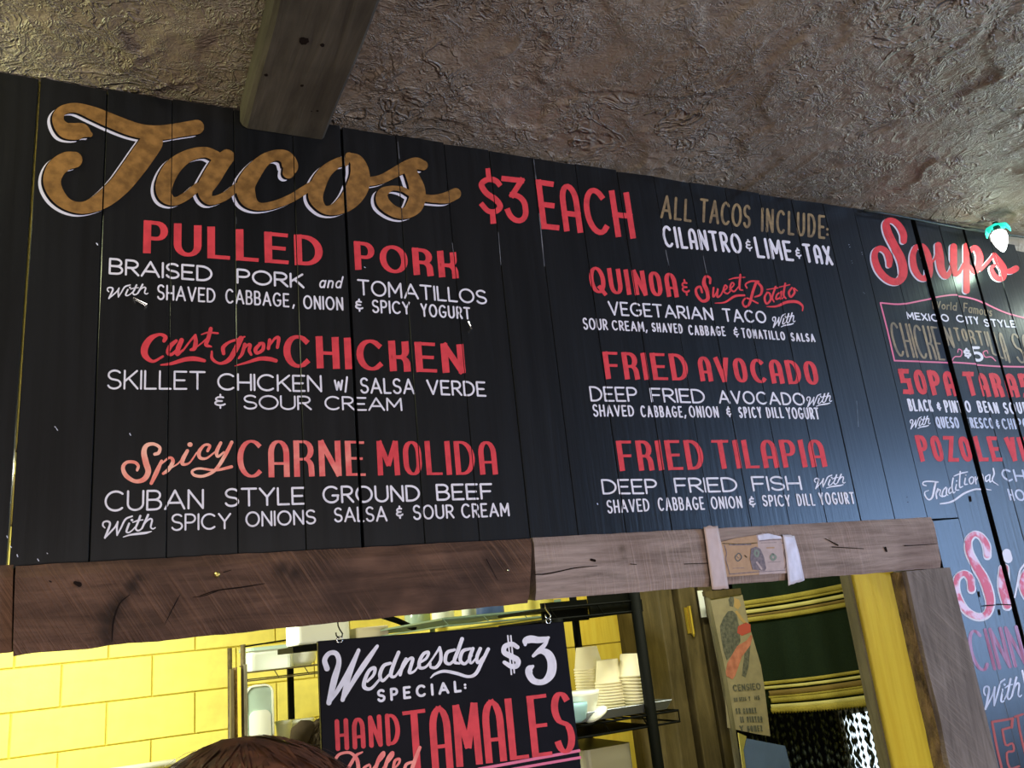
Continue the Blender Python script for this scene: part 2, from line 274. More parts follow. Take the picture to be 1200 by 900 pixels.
# real plaster relief over the part of the ceiling in view: trowel skips with crinkled lips
def ceil_h(x, y):
    p = Vector((x*3.2, y*3.2, 3.1)); wv = noise.noise_vector(p*1.7)*0.45
    q = Vector((x*11, y*11, 0)) + wv*2.4
    a = noise.noise(q); b = noise.noise(q*2.3 + Vector((7, 3, 1)))
    plate = max(-1, min(1, a*7))                              # patches of the top coat with crisp edges
    lip = max(0, 1-abs(a)*9)**2 * max(0, 0.35+noise.noise(Vector((x*9, y*9, 8))))*1.5
    q2 = Vector((x*34, y*34, 5)) + noise.noise_vector(Vector((x*14, y*14, 2)))*2.0
    c = noise.noise(q2); fine = max(0, 1-abs(c)*5)**2*max(0, 0.25+b)
    sc = noise.noise(Vector((x*75, y*75, 1)) + wv*5)
    return -(0.0011*plate + 0.0040*lip + 0.0030*fine + 0.0011*sc)
bm = bmesh.new(); gx0, gx1, gy0, gy1 = -1.0, 2.25, 0.10, WY+0.012; st = 0.0052
nx, ny = int((gx1-gx0)/st), int((gy1-gy0)/st); rows = []
for j in range(ny+1):
    y = gy0+(gy1-gy0)*j/ny; rows.append([bm.verts.new((gx0+(gx1-gx0)*i/nx, y, ZC+ceil_h(gx0+(gx1-gx0)*i/nx, y))) for i in range(nx+1)])
for j in range(ny):
    for i in range(nx): bm.faces.new((rows[j][i], rows[j+1][i], rows[j+1][i+1], rows[j][i+1]))
cl = struct('ceiling', bm, 'ceiling', smooth=True)
bm = bmesh.new(); box(bm, (XL-.2, YF-.2, ZC+.006), (XR+.2, YB+.4, ZC+.12)); obj('ceiling_slab', bm, 'ceiling', cl)
bm = bmesh.new()
for a, b in (((XL, YF, ZC-.001), (gx0, WY, ZC+.01)), ((gx1, YF, ZC-.001), (XR, WY, ZC+.01)), ((gx0, YF, ZC-.001), (gx1, gy0, ZC+.01))): box(bm, a, b)
obj('ceiling_field', bm, 'ceiling', cl)
struct('wall_left', bx((XL-.15, YF-.2, 0), (XL, WY, ZC)), 'roomwall')
struct('wall_back', bx((XL-.15, YF-.15, 0), (XR+.15, YF, ZC)), 'roomwall')
wr = struct('wall_right', bx((XR, YF-.15, 0), (XR+.15, WY+.12, ZC)), 'roomwall')
# right-hand daylight window
bm = bmesh.new()
for a, b in (((XR-.04, -2.4, .98), (XR+.0, .2, 1.03)), ((XR-.04, -2.4, 2.34), (XR, .2, 2.39)), ((XR-.04, -2.4, .98), (XR, -2.35, 2.39)), ((XR-.04, .15, .98), (XR, .2, 2.39)), ((XR-.04, -1.12, 1.03), (XR, -1.08, 2.34))): box(bm, a, b)
w1 = struct('window_1', bm, 'greywood'); obj('pane', bx((XR-.012, -2.35, 1.03), (XR-.004, .15, 2.34)), 'skyglass', w1)
# kitchen shell
struct('wall_kitchen_left', bx((KX0-.15, WY+.1, 0), (KX0, YB, ZC)), 'yellow')
struct('wall_kitchen_right', bx((KX1, WY+.1, 0), (KX1+.15, YB, ZC)), 'yellow')

# yellow block wall at the back of the kitchen: every block is a piece
wb = struct('wall_kitchen_back', bx((KX0-.15, YB+.012, 0), (KX1+.15, YB+.2, ZC)), 'mortar')
k5 = YB
jz = P(126, 822.5, k5).z; jx = P(178.5, 797, k5).x; bw, bh = 0.4085, 0.2015
rng = random.Random(3); z = jz - math.floor(jz/bh)*bh - bh; row = round((jz - z)/bh) % 2; nb = 0; cache = {}
r0 = z
n_rows = int((ZC-z)/bh)+2
for r in range(n_rows):
    zb = r0+r*bh; par = (r - round((jz-r0)/bh)) % 2      # the course whose bottom joint is jz has a vertical joint at jx
    x = jx - math.ceil((jx-KX0)/bw+1)*bw + (bw/2 if par else 0)
    while x < KX1:
        xa, xb_, za, zb2 = max(x+.0022, KX0), min(x+bw-.0022, KX1), max(zb+.0022, 0), min(zb+bh-.0022, ZC)
        x += bw
        if xb_-xa < .02 or zb2-za < .02: continue
        if 0.98 < xa+.1 and xa < 1.55*3 and zb < -1: continue
        key = (round(xb_-xa, 3), round(zb2-za, 3))
        if key not in cache:
            m_ = bmesh.new(); s, h = key; i = .004
            f = [m_.verts.new(p) for p in ((i, 0, i), (s-i, 0, i), (s-i, 0, h-i), (i, 0, h-i))]; e = [m_.verts.new(p) for p in ((0, .006, 0), (s, .006, 0), (s, .006, h), (0, .006, h))]; g = [m_.verts.new(p) for p in ((0, .02, 0), (s, .02, 0), (s, .02, h), (0, .02, h))]
            m_.faces.new(f)
            for a_, b_ in ((f, e), (e, g)):
                for q in range(4): m_.faces.new((b_[q], b_[(q+1) % 4], a_[(q+1) % 4], a_[q]))
            me = bpy.data.meshes.new('block'); m_.to_mesh(me); m_.free(); me.materials.append(MT['yellow']); cache[key] = me
        o = bpy.data.objects.new('block', cache[key]); C.objects.link(o); o.parent = wb; o.location = (xa, YB-.002-rng.random()*.003, za); nb += 1

# ------------------------------------------------------------------ plank wall
def UX(px, py): return P(px, py, WY).x
PT = 0.018
seams = [-0.182-0.082*k for k in range(28, 0, -1)] + [-0.182, -0.1000, -0.0180, 0.0655, 0.1488, 0.2334, 0.3080, 0.3958, 0.4770, 0.5569, 0.6365, 0.7210, 0.8065, 0.8855, 0.9665, 1.0490, 1.1338, 1.2144, 1.2987, 1.3835, 1.4677, 1.5572, 1.6380, 1.7200] + [1.72+.083*k for k in range(1, 34)]
GAPW = {}
for s in seams: GAPW[s] = 0.0005
GAPW[-0.1000] = 0.0027; GAPW[0.3080] = 0.0042; GAPW[1.5572] = 0.0090; GAPW[1.6380] = 0.0085; GAPW[1.7200] = 0.0050; GAPW[0.7210] = 0.0010; GAPW[1.2144] = 0.0013; GAPW[1.4677] = 0.0016; GAPW[-0.0180] = 0.0012
ZB = P(18, 661, WY).z - 0.004    # lower edge of boards (behind the header)
XQ = 1.2502*WY                   # right edge of the post
XP = 1.2425*WY                   # right edge of the weathered post: boards run down to the floor beyond
wall_front = root('wall_front', (0, WY+PT, 0), kind='structure', label='black painted plank wall carrying the hand-lettered taco menu')
prng = random.Random(11); plank_dy = {}
def plank(x0, x1, z0, z1, dy, jit=0.0015):
    bm = bmesh.new(); y = WY+dy; b = .0007
    t0, t1 = z1-prng.random()*.004, z1-prng.random()*.004
    front = [(x0+b, y, z0), (x1-b, y, z0), (x1-b, y, t1), (x0+b, y, t0)]
    mid = [(x0, y+b, z0), (x1, y+b, z0), (x1, y+b, t1), (x0, y+b, t0)]
    bk = [(x0, WY+PT, z0), (x1, WY+PT, z0), (x1, WY+PT, t1), (x0, WY+PT, t0)]
    L = [[bm.verts.new(p) for p in q] for q in (front, mid, bk)]
    bm.faces.new(L[0]); bm.faces.new(L[2][::-1])
    for a, c in zip(L, L[1:]):
        for q in range(4): bm.faces.new((c[q], c[(q+1) % 4], a[(q+1) % 4], a[q]))
    return obj('plank', bm, 'board', wall_front)
for i, (s0, s1) in enumerate(zip(seams, seams[1:])):
    dy = prng.uniform(-.0005, .0005)
    if abs(s0-0.3080) < 1e-6: dy = .0010
    if abs(s1-0.3080) < 1e-6: dy = -.0012
    if abs(s0-1.5572) < 1e-6: dy = -.0030
    if abs(s0-1.6380) < 1e-6: dy = .0020
    if abs(s1-1.5572) < 1e-6: dy = .0008
    x0, x1 = s0+GAPW[s0]/2, s1-GAPW[s1]/2; plank_dy[(s0, s1)] = dy
    top = ZC-.002 if s0 < 1.79 else (ZC-.03 if s0 < 1.87 else ZC-.045)
    if x1 < XP or (x0 < XP and x1 < 1.60): 
        if x0 < XP < x1:   # the board cut round the header and post
            plank(x0, x1, ZB, top, dy)
            plank(XP+.002, x1, 0, ZB-.002, dy)
        else: plank(x0, x1, ZB, top, dy)
    else: plank(x0, x1, 0, top, dy)
# dark backing behind the boards, open only behind the one gap that shows kitchen light
bm = bmesh.new(); box(bm, (XL, WY+PT, ZB), (-0.112, WY+PT+.012, ZC)); box(bm, (-0.088, WY+PT, ZB), (XP+.0, WY+PT+.012, ZC)); box(bm, (XP-.02, WY+PT+.001, 0), (XR, WY+PT+.013, ZC))
obj('backing_board', bm, 'gap', wall_front)
obj('plaster_strip', bx((1.80, WY+.011, ZC-.06), (XR, WY+PT+.002, ZC)), 'plaster', wall_front)
# counter wall below the service opening and side infill
struct('wall_counter', bx((XL, WY, 0), (1.279, WY+.1, 1.02)), 'roomwall')
struct('wall_front_left', bx((XL, WY, 1.02), (-1.5, WY+.1, ZB)), 'roomwall')
struct('trim_1', bx((-1.5, WY-.12, 1.02), (1.279, WY+.28, 1.06)), 'olive', bevel=.004)

# ------------------------------------------------------------------ lettering engine
def arc(cx, cy, rx, ry, a0, a1, n=10): return [(cx+rx*math.cos(math.radians(a0+(a1-a0)*k/n)), cy+ry*math.sin(math.radians(a0+(a1-a0)*k/n))) for k in range(n+1)]
G = {}
G['A'] = (.80, [[(0, 0), (.40, 1)], [(.40, 1), (.80, 0)], [(.14, .33), (.66, .33)]])
G['Ar'] = (.56, [[(0, 0), (0, .66)]+arc(.28, .66, .28, .34, 180, 0)+[(.56, .66), (.56, 0)], [(0, .36), (.56, .36)]])
G['B'] = (.58, [[(0, 0), (0, 1)], [(0, 1), (.30, 1)]+arc(.30, .76, .23, .24, 90, -90)+[(0, .52)], [(0, .52), (.30, .52)]+arc(.32, .26, .26, .26, 90, -90)+[(0, 0)]])
G['C'] = (.76, [arc(.42, .5, .42, .5, 48, 312, 18)])
G['D'] = (.66, [[(0, 0), (0, 1)], [(0, 1), (.20, 1)]+arc(.20, .5, .46, .5, 90, -90, 14)+[(0, 0)]])
G['E'] = (.52, [[(0, 0), (0, 1)], [(0, 1), (.52, 1)], [(0, .5), (.44, .5)], [(0, 0), (.52, 0)]])
G['F'] = (.52, [[(0, 0), (0, 1)], [(0, 1), (.52, 1)], [(0, .5), (.44, .5)]])
G['G'] = (.78, [arc(.42, .5, .42, .5, 48, 300, 18)+[(.74, .18), (.76, .42)], [(.48, .44), (.78, .44)]])
G['H'] = (.60, [[(0, 0), (0, 1)], [(.60, 0), (.60, 1)], [(0, .48), (.60, .48)]])
G['I'] = (.0, [[(0, 0), (0, 1)]])
G['K'] = (.56, [[(0, 0), (0, 1)], [(.54, 1), (.02, .42)], [(.18, .58), (.58, 0)]])
G['Kr'] = (.52, [[(0, 0), (0, 1)], [(.50, 1), (.50, .72)]+arc(.28, .72, .22, .24, 0, -90, 6)+[(0, .46)], [(0, .46), (.30, .46)]+arc(.30, .22, .22, .24, 90, 0, 6)+[(.52, 0)]])
G['L'] = (.48, [[(0, 0), (0, 1)], [(0, 0), (.48, 0)]])
G['M'] = (.76, [[(0, 0), (.02, 1)], [(.02, 1), (.38, .30)], [(.38, .30), (.74, 1)], [(.74, 1), (.76, 0)]])
G['N'] = (.60, [[(0, 0), (0, 1)], [(0, 1), (.60, 0)], [(.60, 0), (.60, 1)]])
G['O'] = (.84, [arc(.42, .5, .42, .5, 90, 450, 24)])
G['Or'] = (.58, [[(0, .36), (0, .64)]+arc(.29, .66, .29, .34, 180, 0)+[(.58, .36)]+arc(.29, .34, .29, .34, 0, -180)])
G['P'] = (.54, [[(0, 0), (0, 1)], [(0, 1), (.28, 1)]+arc(.28, .73, .26, .27, 90, -90)+[(0, .46)]])
G['Q'] = (.84, [arc(.42, .5, .42, .5, 90, 450, 24), [(.50, .22), (.86, -.08)]])
G['R'] = (.56, [[(0, 0), (0, 1)], [(0, 1), (.28, 1)]+arc(.28, .74, .26, .26, 90, -90)+[(0, .48)], [(.24, .48), (.58, 0)]])
G['Rr'] = (.54, [[(0, 0), (0, 1)], [(0, 1), (.26, 1)]+arc(.26, .74, .26, .26, 90, -90)+[(0, .48)], [(0, .48), (.28, .48)]+arc(.28, .24, .24, .24, 90, 0, 6)+[(.53, 0)]])
G['S'] = (.56, [arc(.29, .75, .27, .25, 35, 180, 10)+arc(.29, .75, .27, .25, 190, 250, 4)+arc(.27, .25, .29, .25, 60, -90, 10)+arc(.27, .25, .27, .25, -100, -160, 4)])
G['Sr'] = (.52, [[(.52, 1), (.02, 1)], [(.02, 1), (.02, .54)], [(.02, .54), (.5, .54)], [(.5, .54), (.5, 0)], [(.5, 0), (0, 0)]])
G['T'] = (.64, [[(.32, 0), (.32, 1)], [(0, 1), (.64, 1)]])
G['U'] = (.64, [[(0, 1), (0, .34)]+arc(.32, .34, .32, .34, 180, 360, 12)+[(.64, 1)]])
G['V'] = (.70, [[(0, 1), (.35, 0)], [(.35, 0), (.70, 1)]])
G['W'] = (1.0, [[(0, 1), (.25, 0)], [(.25, 0), (.5, .9)], [(.5, .9), (.75, 0)], [(.75, 0), (1.0, 1)]])
G['X'] = (.60, [[(0, 0), (.60, 1)], [(0, 1), (.60, 0)]])
G['Y'] = (.64, [[(0, 1), (.32, .48)], [(.64, 1), (.32, .48)], [(.32, .48), (.32, 0)]])
G['Z'] = (.56, [[(0, 1), (.56, 1)], [(.56, 1), (0, 0)], [(0, 0), (.56, 0)]])
G['&'] = (.46, [arc(.26, .66, .22, .16, 50, 260, 8), arc(.26, .34, .26, .17, 95, 330, 9), [(.26, 1.0), (.26, .80)], [(.26, .17), (.26, -.04)], [(.14, .50), (.34, .50)]])
G['$'] = (.56, [arc(.28, .68, .26, .20, 30, 250, 12)+arc(.28, .31, .28, .20, 70, -150, 12), [(.30, .88), (.30, 1.1)], [(.27, .11), (.27, -.1)]])
G['3'] = (.56, [[(0, 1), (.54, 1)], [(.54, 1), (.20, .62)], [(.20, .62), (.30, .62)]+arc(.28, .38, .28, .24, 85, 0, 6)+[(.56, .30)]+arc(.28, .28, .28, .28, 0, -165, 12)])
G['5'] = (.56, [[(.50, 1), (.06, 1)], [(.06, 1), (.04, .56)], [(.04, .56)]+arc(.26, .30, .30, .30, 120, -140, 14)])
G[','] = (.08, [[(.10, .10), (.0, -.16)]])
G[':'] = (.0, [[(0, .18), (0, .20)], [(0, .62), (0, .64)]])
G['/'] = (.30, [[(0, -.1), (.30, 1.05)]])
G["'"] = (.0, [[(0, .8), (0, 1)]])
# small letters
G['a'] = (.50, [arc(.24, .30, .24, .30, 60, 360, 14), [(.50, .60), (.48, 0)]])
G['d'] = (.50, [arc(.24, .30, .24, .30, 50, 360, 14), [(.52, 1), (.48, 0)]])
G['n'] = (.44, [[(0, .6), (0, 0)], [(0, .38)]+arc(.22, .38, .22, .22, 150, 0, 8)+[(.44, 0)]])
G['m'] = (.70, [[(0, .6), (0, 0)], arc(.18, .40, .17, .20, 160, 0, 6)+[(.35, 0)], arc(.53, .40, .17, .20, 160, 0, 6)+[(.70, 0)]])
G['o'] = (.48, [arc(.24, .30, .24, .30, 90, 450, 16)])
G['r'] = (.26, [[(0, .6), (0, 0)], arc(.2, .36, .2, .24, 150, 60, 5)])
G['l'] = (.06, [[(0, 1), (.04, 0)]])
G['s'] = (.34, [arc(.18, .45, .16, .15, 40, 250, 8)+arc(.16, .15, .18, .15, 70, -140, 8)])
G['u'] = (.44, [[(0, .6), (0, .22)]+arc(.22, .22, .22, .22, 180, 360, 8)+[(.44, .6)]])
G['w'] = (.66, [[(0, .6), (.16, 0)], [(.16, 0), (.33, .5)], [(.33, .5), (.50, 0)], [(.50, 0), (.66, .6)]])
ROUND = {'A': 'Ar', 'O': 'Or', 'R': 'Rr', 'K': 'Kr'}

class Ink:
    """collects flat paint strokes in photo pixels, then lays them on a vertical board"""
    def __init__(s, Y=WY): s.q = []; s.Y = Y; s.k = 0
    def strip(s, pts, ws, cap='round'):
        pts = [Vector((p[0], p[1])) for p in pts]
        if len(pts) < 2: return
        n = len(pts); L = []; Rr = []; s.k += 1
        closed = len(pts) > 6 and (pts[0]-pts[-1]).length < 1.0 and ws[0] > .1 and cap != 'butt'
        if closed:
            cap = 'butt'; pts = pts + [pts[-1]+(pts[1]-pts[0])*.3]; ws = list(ws)+[ws[-1]]; n += 1
        if cap == 'square':
            d0 = (pts[0]-pts[1]).normalized(); d1 = (pts[-1]-pts[-2]).normalized()
            pts = [pts[0]+d0*s.ext(d0)] + pts[1:-1] + [pts[-1]+d1*s.ext(d1)]
        for i, p in enumerate(pts):
            d = (pts[min(i+1, n-1)]-pts[max(i-1, 0)]).normalized(); nn = Vector((-d.y, d.x))*ws[i]/2
            L.append(p+nn); Rr.append(p-nn)
        s.q.append((s.k, L, Rr, False))
        if cap == 'round':
            for e, sg in ((0, -1), (n-1, 1)):
                if ws[e] < .5: continue
                d = (pts[min(e+1, n-1)]-pts[max(e-1, 0)]).normalized()*sg; a0 = math.atan2(d.y, d.x)
                m = 5 if ws[e] < 4 else 9
                s.q.append((s.k+.5, [pts[e]+Vector((math.cos(a0-pi/2+pi*j/m), math.sin(a0-pi/2+pi*j/m)))*ws[e]/2 for j in range(m+1)], None, True))
    def ext(s, d): return s.wh/2 if abs(d.y) > .7 else s.wv/2*.95
    def spline(s, pts, cap='round', dx=0, dy=0, org=(0, 0), sc=1.0, grow=0.0, sub=7):
        """pts: (x,y,w) in a magnified crop; Catmull-Rom through them"""
        q = [Vector(((p[0])/sc+org[0]+dx, (p[1])/sc+org[1]+dy, p[2]/sc+grow)) for p in pts]
        if len(q) == 2: out = q
        else:
            e = [q[0]*2-q[1]] + q + [q[-1]*2-q[-2]]; out = []
            for i in range(1, len(e)-2):
                for k in range(sub):
                    t = k/sub; a, b, c, d = e[i-1], e[i], e[i+1], e[i+2]
                    out.append(0.5*((2*b)+(c-a)*t+(2*a-5*b+4*c-d)*t*t+(3*b-a-3*c+d)*t**3))
            out.append(q[-1])
        s.strip([(p.x, p.y) for p in out], [max(.35, p.z) for p in out], cap)
    def word(s, txt, xL, xR, tL, bL, tR, bR, wv, wh=None, cap='round', rnd=False, gap=None, shear=0, lean=True, sq=None):
        """one word in the photo box: xL,xR at mid height; top/bottom y at both ends"""
        wh = wh or wv; s.wv, s.wh = wv, wh
        if not (tL < bL): raise ValueError(txt)
        H = (bL-tL+bR-tR)/2; ke = [(ROUND.get(c, c) if rnd else c) for c in txt]
        if sq: ke = [sq.get(c, c) for c in ke]
        gw = [G[k][0] for k in ke]; n = len(ke)
        # spacing (centreline to centreline) solves  f*sum(w) + sp*(n-1) = width
        Wd = (xR-xL) - wv; sp = gap if gap is not None else max(wv*1.75, H*.20)
        tot = sum(gw); f = (Wd - sp*(n-1))/tot if tot > 0 else 1
        if tot > 0 and f < H*.35 and gap is None: sp = wv*1.5; f = (Wd-sp*(n-1))/tot
        if n == 1 and tot < .2: f = H*.8
        x = xL+wv/2
        for k, g in zip(ke, gw):
            for stt in G[k][1]:
                pts = []
                for (a, b) in stt:
                    X = x+a*f; u = (X-xL)/(xR-xL); t = tL+(tR-tL)*u+wh/2; bo = bL+(bR-bL)*u-wh/2; Yp = bo+(t-bo)*b
                    mid = (t+bo)/2; ln = (X-243)/(mid+2904)*(Yp-mid) if lean else 0
                    pts.append((X+ln-shear*(Yp-mid), Yp))
                # break at sharp corners
                segs = [[pts[0]]]
                for i in range(1, len(pts)):
                    segs[-1].append(pts[i])
                    if i < len(pts)-1:
                        d0 = Vector(pts[i])-Vector(pts[i-1]); d1 = Vector(pts[i+1])-Vector(pts[i])
                        if d0.length > 1e-6 and d1.length > 1e-6 and d0.angle(d1) > .8: segs.append([pts[i]])
                for sg in segs:
                    sg = [p for i, p in enumerate(sg) if i == 0 or (Vector(p)-Vector(sg[i-1])).length > 1e-4]
                    if len(sg) < 2: continue
                    ws = []
                    for i in range(len(sg)):
                        d = (Vector(sg[min(i+1, len(sg)-1)])-Vector(sg[max(i-1, 0)])).normalized(); ws.append(wh+(wv-wh)*abs(d.y)**1.5)
                    s.strip(sg, ws, cap)
            x += g*f+sp
    def build(s, name, m, parent, label=None, lift=0.00035, cut=True, maxx=None):
        bm = bmesh.new()
        for k, L, Rr, isfan in s.q:
            Y = s.Y-lift-min(k, 60)*0.000009-(.00012 if isfan else 0)
            if isfan: bm.faces.new([bm.verts.new(P(p.x, p.y, Y)) for p in L])
            else:
                a = [bm.verts.new(P(p.x, p.y, Y-i*1.2e-6)) for i, p in enumerate(L)]; b = [bm.verts.new(P(p.x, p.y, Y-i*1.2e-6)) for i, p in enumerate(Rr)]
                for i in range(len(a)-1):
                    try: bm.faces.new((a[i], a[i+1], b[i+1], b[i]))
                    except ValueError: pass
        if cut:
            xs = [v.co.x for v in bm.verts]; lo, hi = min(xs), max(xs)
            for sm in seams:
                if lo < sm < hi:
                    for e in (sm-GAPW[sm]/2-.0003, sm+GAPW[sm]/2+.0003):
                        bmesh.ops.bisect_plane(bm, geom=bm.verts[:]+bm.edges[:]+bm.faces[:], plane_co=(e, 0, 0), plane_no=(1, 0, 0))
                    bmesh.ops.delete(bm, geom=[f for f in bm.faces if abs(f.calc_center_median().x-sm) < GAPW[sm]/2+.0003], context='FACES')
            for v in bm.verts:
                for (a, b), dy in plank_dy.items():
                    if a <= v.co.x < b: v.co.y += dy; break
        for f in bm.faces:
            f.normal_update()
            if f.normal.y > 0: f.normal_flip()
        o = obj(name, bm, m, parent)
        if label: o['label'] = label
        return o

def shaded(strokes, org, sc, parent, label, mcol, layers, Y=WY, cut=True, cap='round'):
    """script lettering: back layers (offset x, y, grow, material) then the face"""
    lift = .0003
    for dx, dy, gr, mm in layers:
        ik = Ink(Y)
        for st_ in strokes: ik.spline(st_, cap, dx, dy, org, sc, gr)
        ik.build('lettering_shade', mm, parent, None, lift, cut); lift += .00065
    ik = Ink(Y)
    for st_ in strokes: ik.spline(st_, cap, 0, 0, org, sc)
    return ik.build('lettering', mcol, parent, label, lift, cut)

WF = wall_front
# --- Tacos
T1 = [(378, 288, 30), (335, 268, 88), (285, 270, 98), (232, 262, 92), (196, 222, 72), (192, 178, 66), (225, 142, 56), (300, 132, 58), (400, 165, 78), (500, 208, 84), (600, 248, 86), (690, 272, 84), (790, 278, 86), (900, 262, 84), (1003, 245, 86)]
T2 = [(762, 296, 96), (742, 330, 130), (690, 405, 136), (625, 495, 132), (548, 590, 122), (450, 672, 104), (345, 716, 72), (255, 702, 68), (188, 645, 88), (155, 565, 104), (178, 490, 112), (235, 445, 108), (285, 436, 96)]
def sh(pts, o2): return [(x+(o2[0]-30)*5, y+(o2[1]-100)*5, w_) for x, y, w_ in pts]
a1 = [(465, 165, 62), (400, 142, 62), (300, 165, 74), (212, 232, 98), (163, 330, 100), (170, 398, 84), (222, 430, 50), (290, 400, 50), (360, 345, 50)]
a2 = [(530, 170, 90), (490, 210, 108), (440, 290, 110), (405, 350, 98), (408, 398, 76), (440, 425, 54), (515, 402, 50), (590, 345, 48)]
c1 = [(890, 262, 70), (900, 225, 92), (875, 175, 82), (820, 160, 64), (750, 188, 74), (685, 258, 100), (640, 340, 110), (655, 415, 100), (712, 460, 50), (800, 452, 46), (900, 415, 50), (980, 368, 50), (1030, 335, 46)]
def sc_(pts, o2, k): return [((x/k+o2[0]-30)*5, (y/k+o2[1]-100)*5, w_/k*5) for x, y, w_ in pts]
o1 = [(365, 168, 62), (315, 180, 66), (235, 240, 88), (185, 330, 104), (172, 415, 96), (225, 490, 56), (310, 485, 86), (400, 420, 130), (455, 330, 150), (468, 240, 128), (445, 165, 96), (395, 128, 50)]
s1 = [(500, 300, 62), (560, 295, 60), (620, 280, 62), (690, 245, 68), (770, 203, 76), (840, 180, 82), (890, 192, 66)]
s2 = [(800, 215, 84), (822, 270, 88), (848, 340, 104), (852, 410, 112), (828, 470, 110), (770, 512, 76), (695, 498, 76), (625, 440, 86), (622, 378, 74), (680, 345, 36), (750, 352, 34), (810, 385, 36)]
s3 = [(880, 408, 50), (965, 416, 54), (1050, 408, 76), (1108, 382, 76)]
tacos = [T1, T2, sh(a1, (160, 150)), sh(a2, (160, 150)), sh(c1, (160, 150)), sc_(o1, (340, 160), 5.714), sc_(s1, (340, 160), 5.714), sc_(s2, (340, 160), 5.714), sc_(s3, (340, 160), 5.714)]
shaded(tacos, (30, 100), 5.0, WF, 'gold script lettering Tacos with white outline', 'gold', [(-6.0, 3.7, -.6, 'shade'), (-2.3, 1.5, .2, 'signback')], cap='square_' if False else 'round')

def line(words, m, label, **k):
    ik = Ink()
    for wd in words:
        kk = dict(k)
        if isinstance(wd[-1], dict): kk.update(wd[-1]); wd = wd[:-1]
        ik.word(*wd, **kk)
    return ik.build('lettering', m, WF, label)
D = dict(cap='square', rnd=True)
# red headings
line([('PULLED', 168, 378, 258, 296.5, 278, 313)], 'red', 'red heading PULLED', wv=9.0, wh=4.2, cap='square')
line([('PORK', 415.5, 536.5, 282, 315.5, 296, 326.5)], 'red', 'red heading PORK', wv=7.6, wh=3.8, cap='square', sq={'R': 'Rr', 'K': 'Kr'})
line([('CHICKEN', 332, 544.5, 392, 430.5, 403.5, 437.5)], 'red', 'red heading CHICKEN', wv=8.2, wh=3.8, cap='square', sq={'K': 'Kr'})
line([('CARNE', 278, 428, 515.5, 560, 517, 557.5)], 'spicy_r', 'coral red heading CARNE', wv=6.8, wh=3.0, **D)
line([('MOLIDA', 442, 582, 516.5, 557, 517, 556)], 'red', 'red heading MOLIDA', wv=6.2, wh=2.9, **D)
line([('3', 590, 618, 206, 260, 209, 263.5), ('EACH', 631, 741, 210, 268, 226, 280)], 'red', 'red lettering 3 EACH', wv=6.6, wh=6.2, cap='square', sq={'A': 'Ar'})
ik = Ink(); ik.spline([(232, 190, 30), (205, 160, 32), (160, 150, 32), (122, 180, 34), (150, 230, 34), (205, 270, 34), (230, 310, 34), (205, 338, 32), (160, 335, 30), (118, 290, 30)], 'butt', 0, 0, (540, 180), 5)
ik.spline([(158, 85, 28), (166, 150, 28)], 'butt', 0, 0, (540, 180), 5); ik.spline([(186, 345, 30), (192, 410, 34)], 'butt', 0, 0, (540, 180), 5)
ik.build('lettering', 'red', WF, 'red dollar sign before 3 EACH')
line([('QUINOA', 690.5, 793.5, 312, 343, 320.5, 348.5)], 'red', 'red heading QUINOA', wv=5.2, wh=2.8, **D)
line([('&', 798.5, 807.5, 327, 346, 327, 346)], 'red', 'small red ampersand after QUINOA', wv=2.2)
line([('FRIED', 708, 806, 412, 444, 415, 446)], 'red', 'red heading FRIED above avocado line', wv=6.0, wh=3.2, **D)
line([('AVOCADO', 818.7, 958, 417.5, 446.5, 423.5, 451)], 'red', 'red heading AVOCADO', wv=5.6, wh=3.0, **D)
line([('FRIED', 724, 824, 516.5, 552, 515.7, 550)], 'red', 'red heading FRIED above fish line', wv=6.2, wh=3.2, **D)
line([('TILAPIA', 836, 966.6, 515.7, 549.5, 515.3, 547)], 'red', 'red heading TILAPIA', wv=6.0, wh=3.0, **D)
# white body text
line([('BRAISED', 127.5, 249, 302, 321.5, 312, 330.5), ('PORK', 277, 356, 314.5, 332.5, 321, 338.5)], 'white', 'white line BRAISED PORK', wv=2.5)
line([('and', 374.5, 401, 323, 338, 324, 338.5, dict(shear=.25, wv=1.9, gap=4)), ('TOMATILLOS', 419, 570.5, 326.5, 345.5, 340, 357, dict(wv=2.2))], 'white', 'white words and TOMATILLOS')
line([('SHAVED', 184, 252.5, 333, 351.5, 338, 355), ('CABBAGE', 264, 339, 338, 355.5, 344, 360.5), (',', 342, 345.5, 345, 360, 345, 360), ('ONION', 355, 402, 346, 362.5, 348.5, 364.5), ('&', 416, 425.5, 349, 364, 350, 365), ('SPICY', 436, 481, 350.5, 366.5, 353.5, 368.5), ('YOGURT', 493, 551.5, 355, 371, 360, 374.5)], 'white', 'white line SHAVED CABBAGE, ONION & SPICY YOGURT', wv=2.1)
line([('SKILLET', 125.5, 241, 433, 456.5, 435, 457), ('CHICKEN', 254.5, 377, 437, 457.5, 440, 460), ('w', 391, 402, 438, 458, 438, 458), ('/', 403, 408, 442, 459, 442, 459), ('SALSA', 422, 486, 442, 461, 443.5, 462), ('VERDE', 500, 569.5, 444.5, 462.5, 447, 465)], 'white', 'white line SKILLET CHICKEN w/ SALSA VERDE', wv=2.3)
line([('&', 251, 264, 461.5, 478.5, 461.5, 478.5), ('SOUR', 285, 364.5, 462.5, 480, 464, 481), ('CREAM', 380, 471.5, 464, 481, 466, 481.5)], 'white', 'white line & SOUR CREAM under skillet chicken', wv=2.1)
